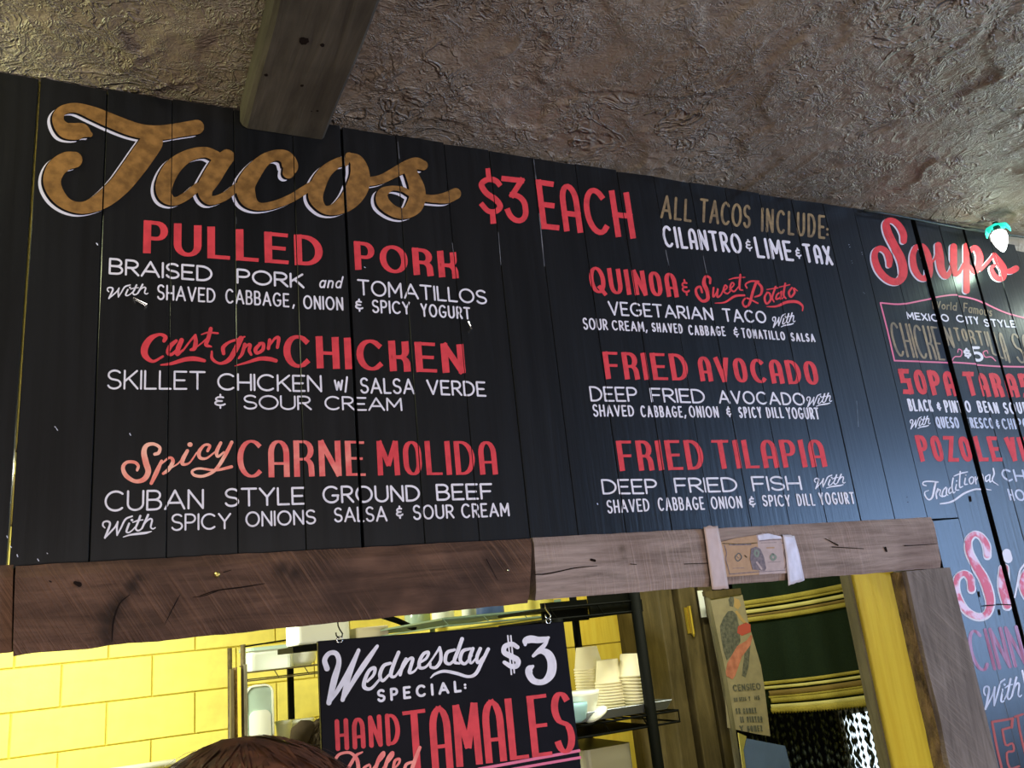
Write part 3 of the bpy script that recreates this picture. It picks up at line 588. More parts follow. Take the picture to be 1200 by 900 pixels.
line([('CUBAN', 122.5, 239, 575, 600, 573, 596.5), ('STYLE', 263, 357.5, 572, 594.5, 570.5, 591.5), ('GROUND', 377.5, 492.5, 569.5, 590.5, 568, 587.5), ('BEEF', 511, 577.5, 567, 587, 566, 585)], 'white', 'white line CUBAN STYLE GROUND BEEF', wv=2.5)
line([('SPICY', 200.5, 271, 602, 622.5, 601, 620), ('ONIONS', 287.5, 370, 599.5, 618, 597, 614.5), ('SALSA', 391, 454, 595, 612.5, 592.5, 611), ('&', 464, 472.5, 592.5, 608, 592, 607), ('SOUR', 484, 532, 591.5, 609.5, 591, 607.5), ('CREAM', 540.5, 597, 590, 607.5, 589, 605)], 'white', 'white line SPICY ONIONS SALSA & SOUR CREAM', wv=2.2)
line([('CILANTRO', 776.5, 869, 263.5, 289.5, 274, 297.5), ('&', 873.5, 881, 280, 294, 280, 294, dict(wv=1.8)), ('LIME', 885, 928.5, 277, 302, 282.5, 306.5), ('&', 932, 938.5, 290, 303, 290, 303, dict(wv=1.8)), ('TAX', 941.5, 974.5, 285, 307.5, 288.5, 311.5)], 'white', 'white line CILANTRO & LIME & TAX', wv=3.1, sq={'A': 'Ar'})
line([('ALL', 774.5, 811, 227.5, 255.5, 234, 260.5), ('TACOS', 820, 880, 232, 260, 240.5, 268), ('INCLUDE', 892, 967, 243, 271.5, 252.5, 280.5), (':', 968, 971, 262, 279, 262, 279)], 'gold_dulled', 'dull gold line ALL TACOS INCLUDE:', wv=2.9, shear=.22)
line([('VEGETARIAN', 713, 835.5, 352.5, 369.5, 360.5, 375.5), ('TACO', 847, 898, 361, 377, 364.5, 379)], 'white', 'white line VEGETARIAN TACO', wv=2.1)
line([('SOUR', 683, 712, 372, 386.5, 374, 387), ('CREAM', 717, 754.5, 375, 387, 377, 389), (',', 755.5, 758, 378, 389, 378, 389), ('SHAVED', 763.5, 800, 378, 389, 379.5, 391), ('CABBAGE', 806.7, 850, 380.5, 392.7, 382.5, 394), ('&', 859.5, 865.5, 383, 395, 383, 395), ('TOMATILLO', 869, 920, 384, 396, 388.7, 399), ('SALSA', 926.7, 955, 389.5, 400, 391, 401)], 'white', 'white line SOUR CREAM, SHAVED CABBAGE & TOMATILLO SALSA', wv=1.75)
line([('DEEP', 691, 747, 452.5, 470.6, 453.5, 471), ('FRIED', 762, 826, 454.4, 471.5, 456, 473), ('AVOCADO', 841.5, 943, 457, 473, 460.4, 475.4)], 'white', 'white line DEEP FRIED AVOCADO', wv=2.1)
line([('SHAVED', 694.5, 743, 473.6, 488.6, 475, 488), ('CABBAGE', 750.6, 799.5, 475, 489, 476, 489.5), (',', 800.5, 803, 476, 489, 476, 489), ('ONION', 807, 842, 475.4, 489.5, 476, 489.5), ('&', 851, 857, 476, 488.6, 476, 488.6), ('SPICY', 865.5, 892.5, 476.6, 490, 476.6, 490), ('DILL', 898, 918, 477, 490, 477, 490), ('YOGURT', 921.6, 960, 477, 491, 477.5, 491.6)], 'white', 'white line SHAVED CABBAGE, ONION & SPICY DILL YOGURT under avocado', wv=1.9)
line([('DEEP', 705, 770.4, 561.5, 579.5, 561, 579), ('FRIED', 790, 864, 560, 578, 559, 576.5), ('FISH', 881, 939, 558, 576, 557.5, 574.4)], 'white', 'white line DEEP FRIED FISH', wv=2.2)
line([('SHAVED', 711, 761, 586, 602, 584, 599), ('CABBAGE', 771, 825, 583, 599, 582, 597.5), ('ONION', 833, 869.4, 582, 597, 581, 595.4), ('&', 877.5, 885, 581.6, 594.5, 581, 594), ('SPICY', 893.4, 926.4, 580, 593.6, 579.5, 593.6), ('DILL', 934, 954.6, 578.6, 593, 578.3, 592.7), ('YOGURT', 960, 1001.4, 577, 592, 576.5, 590.6)], 'white', 'white line SHAVED CABBAGE ONION & SPICY DILL YOGURT under fish', wv=1.9)
# soups panel
line([('CHICKE', 1045, 1104, 377, 417.5, 383, 422.5), ('N', 1106, 1115, 383, 405, 385, 409)], 'gold_dulled', 'gold word CHICKEN in the red-framed soup box', wv=2.6, wh=2.0, rnd=True)
line([('TO', 1117, 1132, 384, 400, 386, 401), ('RTI', 1136, 1158, 386, 402, 388, 406), ('LLA', 1160, 1180, 388, 414, 390, 426), ('SO', 1188, 1211, 390, 425, 392, 428)], 'gold_dulled', 'gold letters TORTILLA SO in the soup box', wv=2.4, wh=1.9, rnd=True)
line([('MEXICO', 1062.5, 1110.5, 365, 374, 369, 378), ('C', 1119, 1128, 369.5, 378.5, 369.5, 378.5), ('ITY', 1133, 1148, 370, 379.5, 370.5, 380), ('STYLE', 1154, 1190, 373, 382.5, 375.5, 384)], 'white', 'white line MEXICO CITY STYLE', wv=1.6)
line([('World', 1092, 1120, 352.5, 362, 355, 365, dict(shear=.3)), ('Famous', 1130, 1163, 354, 365, 360, 371, dict(shear=.3))], 'gold_dulled', 'faint gold script World Famous', wv=1.3)
line([('SOPA', 1055, 1120, 432, 461.7, 435, 464)], 'red', 'red heading SOPA', wv=5.4, wh=5.4, cap='square', sq={'S': 'Sr', 'O': 'Or', 'A': 'Ar'})
line([('TARAS', 1129, 1208, 436, 464, 438, 466)], 'red', 'red letters TARAS running out at the right edge', wv=5.2, wh=5.2, cap='square', sq={'S': 'Sr', 'O': 'Or', 'A': 'Ar', 'R': 'Rr'})
line([('BLACK', 1064, 1093, 467, 482, 468.5, 482.5), ('&', 1098, 1103, 471, 481, 471, 481), ('PINTO', 1107, 1136, 468.5, 483.5, 470, 484), ('BEAN', 1144, 1171, 470, 484, 471, 484.5), ('SOUP', 1177, 1204, 471, 485, 471, 485)], 'white', 'white line BLACK & PINTO BEAN SOUP', wv=2.1)
line([('QUESO', 1097, 1124, 488, 501.5, 488.5, 502), ('FRESCO', 1130, 1163, 489.5, 502, 490, 503), ('&', 1168, 1172, 491, 502, 491, 502), ('CHIPOT', 1175, 1212, 490, 503, 490, 503)], 'faded', 'white line QUESO FRESCO & CHIPOT', wv=1.9)
line([('POZOLE', 1075, 1170, 510, 541, 512, 541)], 'red', 'red heading POZOLE', wv=5.2, wh=4.4, cap='square', sq={'O': 'Or'})
line([('VE', 1181, 1206, 512, 540, 512, 540)], 'red', 'red letters VE at the right edge', wv=5.4, wh=4.4, cap='square')
line([('CHI', 1172, 1206, 549, 564, 550, 565), ('HO', 1180, 1202, 573, 587, 573, 587)], 'faded', 'faded white letters CHI and HO at the right edge', wv=2.2)
ik = Ink()
ik.spline([(1031.5, 355, 1.8), (1055, 356.5, 1.8), (1081, 352, 1.8), (1105, 347.3, 1.8), (1123, 346.5, 1.8), (1145, 351, 1.8), (1165, 360.5, 1.8), (1182, 367.5, 1.8), (1210, 375.5, 1.8)])
ik.spline([(1031.5, 355, 1.8), (1040, 388, 1.8), (1048, 422.7, 1.8)]); ik.spline([(1048, 422.7, 1.8), (1113, 425, 1.8), (1170, 429, 1.8), (1210, 430, 1.8)])
ik.spline([(625, 560, 8), (650, 525, 9), (695, 520, 9), (705, 480, 9), (680, 465, 8), (672, 490, 7)], org=(1020, 340), sc=6.667); ik.spline([(985, 550, 8), (950, 520, 9), (905, 520, 9), (888, 485, 9), (915, 470, 8), (925, 490, 7)], org=(1020, 340), sc=6.667)
ik.build('lettering', 'pinkgrad', WF, 'thin red frame lines and swirls round the soup box')
line([('$', 1127.5, 1136.5, 409, 420, 409, 420, dict(wv=2.6)), ('5', 1139, 1152.5, 405.5, 423.5, 405.5, 423.5)], 'white', 'white price $5', wv=3.2)
# scripts
With = [[(110, 350, 26), (76, 310, 30), (88, 255, 30), (140, 235, 32), (192, 250, 36), (200, 300, 38), (165, 400, 40), (112, 530, 34)], [(112, 530, 26), (200, 440, 30), (290, 340, 30), (342, 245, 28)], [(342, 245, 34), (326, 340, 36), (330, 482, 30)], [(330, 482, 24), (400, 350, 30), (480, 200, 34), (600, 145, 28)],
        [(545, 275, 36), (512, 360, 38), (497, 422, 34), (540, 435, 26), (600, 395, 24), (650, 340, 26)], [(592, 214, 44), (598, 214, 44)], [(745, 140, 40), (695, 270, 38), (662, 355, 34), (690, 400, 32), (740, 390, 28), (785, 345, 26)], [(610, 255, 22), (700, 222, 26), (790, 210, 22)],
        [(885, 120, 40), (830, 240, 38), (775, 360, 34)], [(785, 330, 24), (850, 240, 28), (920, 192, 32), (955, 215, 32), (938, 290, 32), (932, 345, 28), (970, 370, 26), (1012, 348, 20)], [(440, 515, 8), (560, 478, 30), (700, 458, 42), (850, 440, 40), (945, 415, 14)]]
def with_at(x0, x1, y0, y1, m, label, wk=1.0, line_=True, rise=0.0):
    ik = Ink(); sx = (x1-x0)/960; sy = (y1-y0)/440
    for st_ in (With if line_ else With[:-1]):
        pp = [(x0+(x-60)*sx, y0+(y-100)*sy-rise*(x-60)/960, max(1.0, w_*(sx+sy)/2*wk)) for x, y, w_ in st_]
        ik.spline(pp, sub=4)
    ik.build('lettering', m, WF, label)
with_at(119.5, 182.5, 602, 631, 'white', 'white script With beside SPICY ONIONS')
with_at(125, 174, 331, 350, 'white', 'white script With beside SHAVED CABBAGE', 1.15, False, -2)
with_at(905, 932, 366, 384, 'white', 'white script With after VEGETARIAN TACO', 1.2)
with_at(945, 975, 460, 477, 'white', 'white script With after DEEP FRIED AVOCADO', 1.2)
with_at(954, 991, 555, 573, 'white', 'white script With after DEEP FRIED FISH', 1.1)
with_at(1066, 1090, 487, 503, 'white', 'white script With before QUESO', 1.2)
with_at(1152, 1198, 792, 832, 'faded', 'white script With on the lower right boards', .95, False)
cast = [[(215, 130, 28), (225, 100, 34), (180, 80, 22), (110, 112, 44), (65, 180, 56), (68, 245, 48), (128, 290, 24), (205, 252, 18)], [(310, 130, 26), (265, 170, 36), (245, 222, 30), (275, 235, 25), (325, 190, 18)], [(352, 125, 36), (325, 190, 38), (318, 235, 30), (365, 200, 14)],
        [(360, 210, 14), (420, 130, 16), (460, 85, 20)], [(458, 92, 26), (462, 140, 34), (452, 188, 34), (422, 200, 18)], [(460, 185, 10), (505, 150, 12), (545, 115, 12)], [(580, 35, 30), (560, 110, 32), (543, 160, 30), (585, 175, 12)], [(508, 80, 10), (560, 65, 15), (635, 70, 16)],
        [(190, 318, 12), (270, 308, 24), (380, 275, 34), (460, 270, 36), (530, 285, 26)], [(680, 228, 28), (678, 180, 32), (725, 140, 20), (785, 120, 20), (845, 98, 12)], [(815, 112, 42), (770, 205, 42), (720, 280, 36), (650, 306, 20), (592, 270, 24), (588, 213, 16)],
        [(845, 158, 28), (825, 230, 26), (798, 266, 16)], [(830, 205, 12), (868, 162, 20), (888, 165, 26), (880, 205, 26), (895, 238, 20)], [(965, 155, 22), (930, 195, 32), (940, 226, 24), (985, 200, 28), (990, 155, 28), (960, 150, 20)], [(1040, 125, 28), (1030, 190, 26)], [(1042, 165, 12), (1080, 112, 20), (1110, 110, 28), (1100, 182, 24)], [(770, 325, 8), (860, 300, 20), (960, 270, 30), (1035, 272, 34), (1088, 285, 30)]]
shaded(cast, (160, 380), 6.667, WF, 'red script Cast Iron with two underlines', 'red', [])
spicy = [[(385, 205, 28), (420, 192, 30), (428, 145, 28), (372, 115, 28), (312, 130, 38), (290, 190, 48), (308, 280, 54), (328, 358, 50), (290, 425, 44), (212, 442, 34), (132, 392, 40), (106, 322, 34), (140, 276, 28), (208, 276, 28), (240, 308, 28), (230, 345, 24)],
         [(445, 265, 26), (402, 360, 40), (355, 460, 30)], [(440, 292, 14), (515, 235, 22), (545, 268, 34), (505, 340, 34), (460, 375, 24)], [(530, 325, 12), (600, 278, 14), (650, 200, 14)], [(672, 175, 30), (632, 250, 38), (632, 292, 30), (690, 280, 16), (755, 190, 14)], [(692, 120, 40), (698, 120, 40)],
         [(850, 175, 26), (868, 130, 26), (822, 125, 22), (776, 182, 34), (782, 235, 30), (840, 240, 20), (915, 185, 14)], [(965, 105, 28), (930, 180, 34), (940, 225, 24), (995, 185, 16)], [(1062, 100, 30), (1000, 220, 34), (920, 340, 30), (820, 395, 26), (735, 390, 26), (715, 352, 22), (780, 330, 20), (920, 345, 22), (1060, 315, 28)]]
shaded(spicy, (130, 505), 7.5, WF, 'red script Spicy, lamp sheen painted in salmon', 'salmon', [])
sp = [[(190, 145, 22), (188, 92, 24), (142, 80, 26), (130, 150, 40), (165, 230, 42), (165, 305, 36), (110, 322, 28), (58, 262, 28), (50, 202, 26), (90, 180, 22), (110, 235, 22)], [(225, 190, 20), (222, 280, 20), (258, 235, 16), (268, 200, 18), (262, 280, 20), (298, 262, 16), (328, 200, 14)],
      [(312, 235, 12), (360, 190, 16), (340, 165, 16), (326, 220, 20), (362, 250, 16), (398, 220, 12)], [(385, 212, 12), (430, 160, 16), (410, 140, 16), (392, 190, 20), (430, 228, 16), (475, 180, 12)], [(495, 60, 22), (486, 150, 22), (490, 205, 18), (520, 215, 10)], [(380, 108, 10), (440, 92, 14), (540, 85, 12)], [(240, 345, 8), (340, 335, 18), (440, 275, 24), (540, 265, 18)],
      [(560, 192, 16), (548, 155, 16), (600, 125, 18), (680, 125, 16)], [(655, 130, 26), (620, 230, 28), (585, 350, 26), (540, 380, 20), (518, 335, 18), (560, 295, 16), (670, 345, 16)], [(660, 130, 20), (708, 185, 26), (700, 255, 22), (640, 282, 14)], [(765, 235, 18), (738, 290, 22), (758, 350, 20), (798, 310, 22), (790, 250, 18), (762, 235, 14)], [(848, 180, 20), (815, 285, 18), (832, 330, 14)], [(760, 208, 10), (880, 190, 12)],
      [(900, 235, 16), (862, 260, 18), (855, 305, 18), (895, 290, 14)], [(908, 228, 18), (898, 300, 18), (925, 290, 10)], [(945, 148, 20), (928, 260, 20), (952, 298, 14)], [(880, 185, 10), (990, 160, 12)], [(1012, 190, 18), (982, 235, 22), (1000, 282, 20), (1038, 240, 22), (1030, 195, 16), (1068, 222, 10)], [(760, 380, 8), (860, 375, 22), (960, 335, 28), (1060, 332, 28), (1118, 372, 20), (1118, 422, 10)]]
shaded(sp, (810, 315), 8.571, WF, 'small red script Sweet Potato with underlines', 'red', [])
S_ = [[(405, 345, 60), (402, 280, 66), (365, 205, 62), (310, 155, 56), (262, 150, 56), (234, 190, 76), (255, 280, 84), (315, 400, 84), (370, 500, 84), (398, 600, 84), (392, 685, 80), (335, 738, 70), (250, 718, 68), (170, 640, 68), (126, 540, 64), (126, 455, 56), (175, 418, 54), (232, 450, 58), (262, 520, 64), (262, 580, 50)],
      [(520, 400, 50), (492, 490, 58), (508, 610, 64), (565, 695, 54), (628, 690, 62), (640, 590, 60), (620, 480, 60), (575, 405, 50), (520, 398, 40)], [(722, 395, 66), (735, 500, 80), (750, 620, 72), (795, 688, 60), (840, 640, 38), (872, 560, 46)], [(590, 500, 20), (640, 560, 22), (690, 520, 22), (715, 430, 20)]]
S2 = [[(x/5.4545, y/5.4545, w_/5.4545) for x, y, w_ in q] for q in ([(755, 320, 44), (756, 420, 44), (762, 490, 38), (792, 482, 22), (822, 430, 20)], [(835, 312, 32), (838, 420, 38), (838, 600, 42)], [(845, 365, 20), (885, 328, 34), (915, 370, 44), (915, 430, 44), (890, 482, 30), (855, 440, 18)], [(925, 470, 18), (975, 415, 20), (1008, 372, 18)], [(1010, 372, 26), (1040, 420, 44), (1070, 470, 44), (1062, 525, 34), (1020, 515, 34), (992, 462, 26), (1015, 440, 18)], [(1075, 482, 26), (1118, 478, 38), (1148, 462, 40)])]
soups = [[(x/8.18+1010, y/8.18+240, w_/8.18) for x, y, w_ in q] for q in S_] + [[(x+980, y+230, w_) for x, y, w_ in q] for q in S2]
shaded(soups, (0, 0), 1.0, WF, 'red script Soups with pale outline', 'red', [(-1.9, .9, 0, 'shade')])
sides = [[(345, 305, 40), (338, 235, 46), (302, 172, 36), (252, 155, 34), (212, 200, 42), (216, 280, 50), (266, 380, 54), (320, 470, 60), (355, 570, 60), (365, 650, 50), (338, 718, 42), (270, 735, 40), (190, 690, 42), (142, 610, 40), (122, 530, 36), (132, 460, 36), (180, 432, 36), (222, 470, 46), (230, 542, 44)]]
shaded(sides, (1100, 600), 6.0, WF, 'large worn pink script S of Sides with white outline', 'pink', [(0, .6, 3.4, 'white')])
shaded([[(455, 395, 46), (455, 520, 62), (485, 655, 54)], [(655, 385, 50), (600, 440, 46), (590, 520, 60), (625, 600, 50), (670, 560, 40)]], (1100, 600), 6.0, WF, 'worn pink letters i and d of Sides', 'pink', [(0, .6, 3.6, 'white')])
ik = Ink(); ik.spline([(468, 290, 60), (478, 330, 62)], org=(1100, 600), sc=6); ik.spline([(525, 600, 12), (545, 500, 14), (560, 420, 14), (590, 370, 12)], org=(1100, 600), sc=6); ik.build('lettering', 'white', WF, 'white dot over the i of Sides')
line([('CINN', 1136, 1199, 739, 788, 733, 780)], 'ghost', 'thin purple condensed letters CINN', wv=4.2, wh=3.0, rnd=True)
ik = Ink(); ik.spline([(430, 662, 16), (436, 610, 16)], org=(1100, 720), sc=5); ik.spline([(436, 610, 14), (312, 630, 14)], org=(1100, 720), sc=5); ik.spline([(312, 630, 14), (338, 770, 14), (368, 900, 14), (376, 940, 14)], org=(1100, 720), sc=5); ik.spline([(425, 660, 13), (372, 675, 13)], org=(1100, 720), sc=5); ik.spline([(372, 675, 13), (392, 765, 13), (430, 755, 13), (438, 800, 13), (398, 812, 13), (415, 900, 13), (470, 890, 13)], org=(1100, 720), sc=5, sub=3)
ik.spline([(450, 600, 13), (495, 585, 13)], org=(1100, 720), sc=5); ik.spline([(465, 600, 13), (482, 700, 13), (520, 860, 13)], org=(1100, 720), sc=5); ik.build('lettering', 'redprint', WF, 'red outlined letter E low on the right boards')
ik = Ink(); ik.spline([(1198.5, 786, 2.4), (1202, 802, 2.4)]); ik.build('lettering', 'white', WF, 'white stroke at the right edge')
trad = [[(122, 292, 18), (78, 275, 18), (88, 238, 18), (180, 230, 20), (290, 240, 18)], [(255, 245, 26), (232, 350, 30), (208, 450, 28), (160, 488, 20), (112, 440, 20), (102, 382, 16), (155, 358, 14)], [(285, 330, 18), (262, 400, 22), (270, 470, 22)], [(272, 392, 12), (300, 345, 18), (322, 360, 18)], [(400, 312, 18), (360, 360, 20), (348, 432, 20), (400, 425, 18), (412, 320, 18), (402, 400, 18), (428, 425, 14)], [(325, 350, 14), (312, 420, 16), (350, 448, 14)],
        [(472, 308, 16), (440, 350, 18), (450, 400, 18), (490, 370, 14)], [(508, 182, 20), (492, 300, 20), (512, 388, 16), (540, 370, 12)], [(555, 270, 18), (545, 345, 20), (590, 350, 14)], [(556, 222, 20), (560, 222, 20)], [(608, 90, 20), (600, 200, 20), (602, 310, 20), (645, 298, 12)], [(520, 155, 14), (610, 118, 20), (710, 95, 16)], [(680, 182, 18), (670, 265, 20), (712, 268, 14)], [(686, 140, 18), (690, 140, 18)], [(770, 162, 16), (735, 200, 20), (752, 262, 18), (790, 240, 20), (795, 180, 18), (770, 162, 14)],
        [(818, 165, 18), (830, 262, 20)], [(838, 205, 14), (880, 130, 18), (905, 170, 18), (912, 235, 18)], [(985, 140, 16), (942, 175, 20), (950, 235, 20), (990, 205, 16)], [(1002, 140, 18), (1000, 238, 20), (1035, 225, 14)], [(1048, 52, 22), (1060, 130, 24), (1035, 220, 18), (1120, 288, 10)], [(320, 545, 18), (430, 530, 24), (530, 490, 26), (660, 400, 28), (800, 345, 24), (900, 340, 22), (1020, 355, 10)]]
shaded(trad, (1075, 545), 12.0, WF, 'white script Traditional with underline', 'white', [])

# --- marks on the boards: scuffs, painted edge light, staples, knots
def scuff(pts, wd, m='faded', lift=.0004):
    ik = Ink(); ik.spline([(x, y, wd) for x, y in pts]); ik.build('paint_scuff', m, WF, None, lift, cut=False)
MT['worn_lit_edge'] = mat('worn_lit_board_edge', (0.16, 0.16, 0.17), 0.7, col2=(0.03, 0.03, 0.035), scale=(200, 200, 40))  # edge wear plus light caught on the seam edges, painted as pale slivers
for pts, wd in (([(625.5, 187), (630, 225)], .9), ([(632, 250), (638, 312)], 1.1), ([(466, 166), (468, 186)], .8), ([(584, 272), (587, 310)], .7), ([(530, 285), (532, 300)], .7), ([(780, 293), (784, 311)], .8), ([(824, 300), (828, 320)], .8), ([(276, 230), (277, 262)], .7), ([(1004, 470), (1006, 500)], .7)):
    scuff(pts, wd, 'worn_lit_edge')
rngs = random.Random(5)
for x, y in ((152, 508), (113, 285), (398, 268), (358, 262), (372, 368), (427, 313), (995, 287), (998, 306), (1012, 343), (64, 500), (66, 502), (12, 640), (20, 650), (44, 655), (55, 648), (700, 590), (1010, 296), (8, 628)):
    scuff([(x, y), (x+rngs.uniform(.5, 1.5), y+rngs.uniform(.5, 2.5))], rngs.uniform(.7, 1.4), 'faded')
for x, y in ((1147, 694), (1171, 715), (1063, 583), (1137, 582), (1084, 607), (777, 546)): scuff([(x, y), (x+.8, y+5)], 2.0, 'crack')
ik = Ink(); ik.spline([(1153, 710, 1.2), (1166, 709, 1.2)]); ik.spline([(1169, 708, 1.2), (1190, 709, 1.2)]); ik.build('paint_scuff', 'crack', WF, None, .0025)
def staple(p0, p1, w_):
    a, b = P(*p0, WY), P(*p1, WY); f = Vector((0, -.006, 0)); bm = bmesh.new()
    tube(bm, [a, a+f, b+f, b], w_, 6); return obj('staple', bm, 'metal', WF)
staple((156.5, 351), (172, 358.5), .0011); staple((158, 353.5), (170, 360), .0009); staple((547.5, 379), (550.5, 387), .0019)

# ------------------------------------------------------------------ header beam over the opening (two barn boards), left stub, jamb
HY = WY-0.014
def rough_board(name, tl, tr, br, bl, depth, m, label=None, parent=None, n=60, amp=.0011, seed=1, cat=None, Y=HY, base=None):
    """board whose outline is given by its four corners (px) with ragged long edges"""
    rg = random.Random(seed); T0, T1, B1, B0 = (P(*q, Y) for q in (tl, tr, br, bl))
    bm = bmesh.new(); rows = []; W_ = 7; j = [0, 0]
    for i in range(n+1):
        t = i/n; a = T0.lerp(T1, t); b = B0.lerp(B1, t)
        ja = noise.noise(Vector((a.x*30, seed, 0)))*amp+noise.noise(Vector((a.x*120, seed, 3)))*amp*.6; jb = noise.noise(Vector((b.x*24, seed, 9)))*amp*1.4+noise.noise(Vector((b.x*110, seed, 5)))*amp*.7
        a = a+Vector((0, 0, ja)); b = b+Vector((0, 0, jb)); col = []
        for k in range(W_+1):
            p = a.lerp(b, k/W_); e = min(k, W_-k)
            col.append(Vector((p.x, Y + (.0045 if e == 0 else .0) + noise.noise(Vector((p.x*9, p.z*25, seed)))*.0018, p.z)))
        rows.append([bm.verts.new(p) for p in col] + [bm.verts.new((col[-1].x, Y+depth, col[-1].z+.003)), bm.verts.new((col[0].x, Y+depth, col[0].z))])
    m_ = len(rows[0])
    for q, s in zip(rows, rows[1:]):
        for k in range(m_): bm.faces.new((q[k], q[(k+1) % m_], s[(k+1) % m_], s[k]))
    bm.faces.new(rows[0][::-1]); bm.faces.new(rows[-1])
    return obj(name, bm, m, parent, smooth=False)
t2 = root('trim_2', (0, HY, ZB), kind='structure', label='reclaimed barn wood header over the service opening')
rough_board('header_board', (18, 662.5), (624, 630.5), (620, 706.5), (15, 768.5), .03, 'hdrL', parent=t2, seed=3); t2.children[-1]['label'] = 'dark red-brown board with saw marks'
rough_board('header_board', (625.5, 629.5), (1093.5, 605.5), (1104.5, 665), (629, 703), .03, 'hdrR', parent=t2, seed=8, n=50); t2.children[-1]['label'] = 'weathered board at the right, cool light put into its grey'
rough_board('header_board', (-260, 675), (15.5, 661), (13.5, 764.5), (-250, 792), .03, 'hdrL', parent=t2, seed=5, n=20, Y=HY+.008); t2.children[-1]['label'] = 'short board left of the dark header'
obj('header_backing', bx((XL+1.1, WY+.018, EYE+.062), (XP, WY+.10, ZB+.002)), 'gap', t2)
hk = Ink(HY)
def crack(pts, m='crack'):
    ik = Ink(HY-.0016); ik.spline(pts); ik.build('crack', m, t2, None, .0004, cut=False)
crack([(235, 698, .6), (255, 692, 1.4), (285, 688, 1.5), (310, 684, .8)]); crack([(226, 700, .6), (240, 698, .9), (262, 690, .6)]); crack([(193, 732, .5), (203, 712, 1.2), (211, 697, .6)])
crack([(131, 752, .8), (133, 728, 2.2), (140, 708, 1.6), (152, 697, .6)]); crack([(627, 673.3, 1.3), (640, 672.6, 1.5), (658, 669, 1.3), (675, 665.5, 1.4), (700, 663, .7)]); crack([(739, 661, 1.0), (746, 661.5, .8)])
crack([(802, 661, .9), (834, 660, .6)]); crack([(975, 641, 1.2), (1012, 643, .8)]); crack([(1060, 639.5, 1.2), (1083, 638.5, .8), (1098, 637, .6)]); crack([(967, 631, .8), (982, 639, 1.6)]); crack([(1037.5, 642, 2.8), (1039, 646, 2)]); crack([(88, 683, 4), (93, 685, 6)]); crack([(58, 681, 1.5), (60, 682, 1.5)])
crack([(262, 671, .8), (271, 668, .6)]); crack([(570, 655, .8), (583, 680, .6)]); crack([(693, 656, 3), (697, 657, 3)])
bm = bmesh.new(); c = P(254.5, 673.5, HY-.001); lathe(bm, (0, 0, 0), [(.0032, 0), (.0034, .001), (.002, .0022)], 14)
bmesh.ops.rotate(bm, verts=bm.verts, cent=(0, 0, 0), matrix=Matrix.Rotation(pi/2, 3, 'X')); bmesh.ops.translate(bm, verts=bm.verts, vec=c); obj('nail_head', bm, 'brass', t2)
bm = bmesh.new(); c = P(595.5, 668.5, HY-.001); lathe(bm, (0, 0, 0), [(.0016, 0), (.0018, .001), (.001, .002)], 10)
bmesh.ops.rotate(bm, verts=bm.verts, cent=(0, 0, 0), matrix=Matrix.Rotation(pi/2, 3, 'X')); bmesh.ops.translate(bm, verts=bm.verts, vec=c); obj('nail_head', bm, 'metal', t2)
# post beneath the right end of the header
PX0 = 1.142*WY
t3 = root('trim_3', (PX0, WY, 0), kind='structure', label='weathered post at the right of the opening with a yellow inner face')
bm = bmesh.new(); zt = P(1080, 668, WY).z; pts = []
n = 70; rows = []
for i in range(n+1):
    z_ = zt*(1-i/n); e = noise.noise(Vector((z_*14, 1, 0)))*.004+noise.noise(Vector((z_*60, 4, 0)))*.0018
    rows.append([bm.verts.new(p) for p in ((PX0+.006+e, HY+.004, z_), (XQ-.001, HY+.004, z_), (XQ-.001, WY-.0045, z_), (XP-.001, WY-.0045, z_), (XP-.001, WY+.045, z_), (PX0+.010+e*1.5, WY+.045, z_), (PX0-.001+e*.4, WY+.008+e, z_))])
for q, s in zip(rows, rows[1:]):
    for k in range(6+1): bm.faces.new((q[k], s[k], s[(k+1) % 7], q[(k+1) % 7]))
bm.faces.new(rows[0]); bm.faces.new(rows[-1][::-1]); obj('post', bm, 'post', t3)
bm = bmesh.new(); rows = []
for i in range(n+1):
    z_ = zt*(1-i/n); e = noise.noise(Vector((z_*22, 7, 0)))*.003+noise.noise(Vector((z_*90, 4, 2)))*.0015
    rows.append([bm.verts.new(p) for p in ((PX0+.002+e, HY+.010+e, z_), (PX0-.0035+e*.6, WY+.004-e, z_), (PX0-.0045+e*.5, WY+.016+e, z_), (PX0+.004, WY+.02, z_))])
for q, s in zip(rows, rows[1:]):
    for k in range(3): bm.faces.new((q[k], q[k+1], s[k+1], s[k]))
obj('wane_edge', bm, 'bark', t3)
obj('jamb_board', bx((PX0, WY+.012, 0), (PX0+.03, WY+.112, ZB)), 'yellowwood', t3)
obj('stop_strip', bx((PX0-.006, WY+.112, 0), (PX0+.03, WY+.134, ZB)), 'greywood', t3)
for x, y in ((1079, 842), (1014, 705)):
    pass
# wall body to the right of the opening, behind the boards
struct('wall_opening_right', bx((PX0+.03, WY+.05, 0), (XR, WY+.14, ZC)), 'yellow')
struct('wall_above_opening', bx((XL, WY+.034, ZB), (-.16, WY+.10, ZC)), 'yellow'); struct('wall_above_opening', bx((-.03, WY+.034, ZB), (PX0+.03, WY+.10, ZC)), 'yellow')

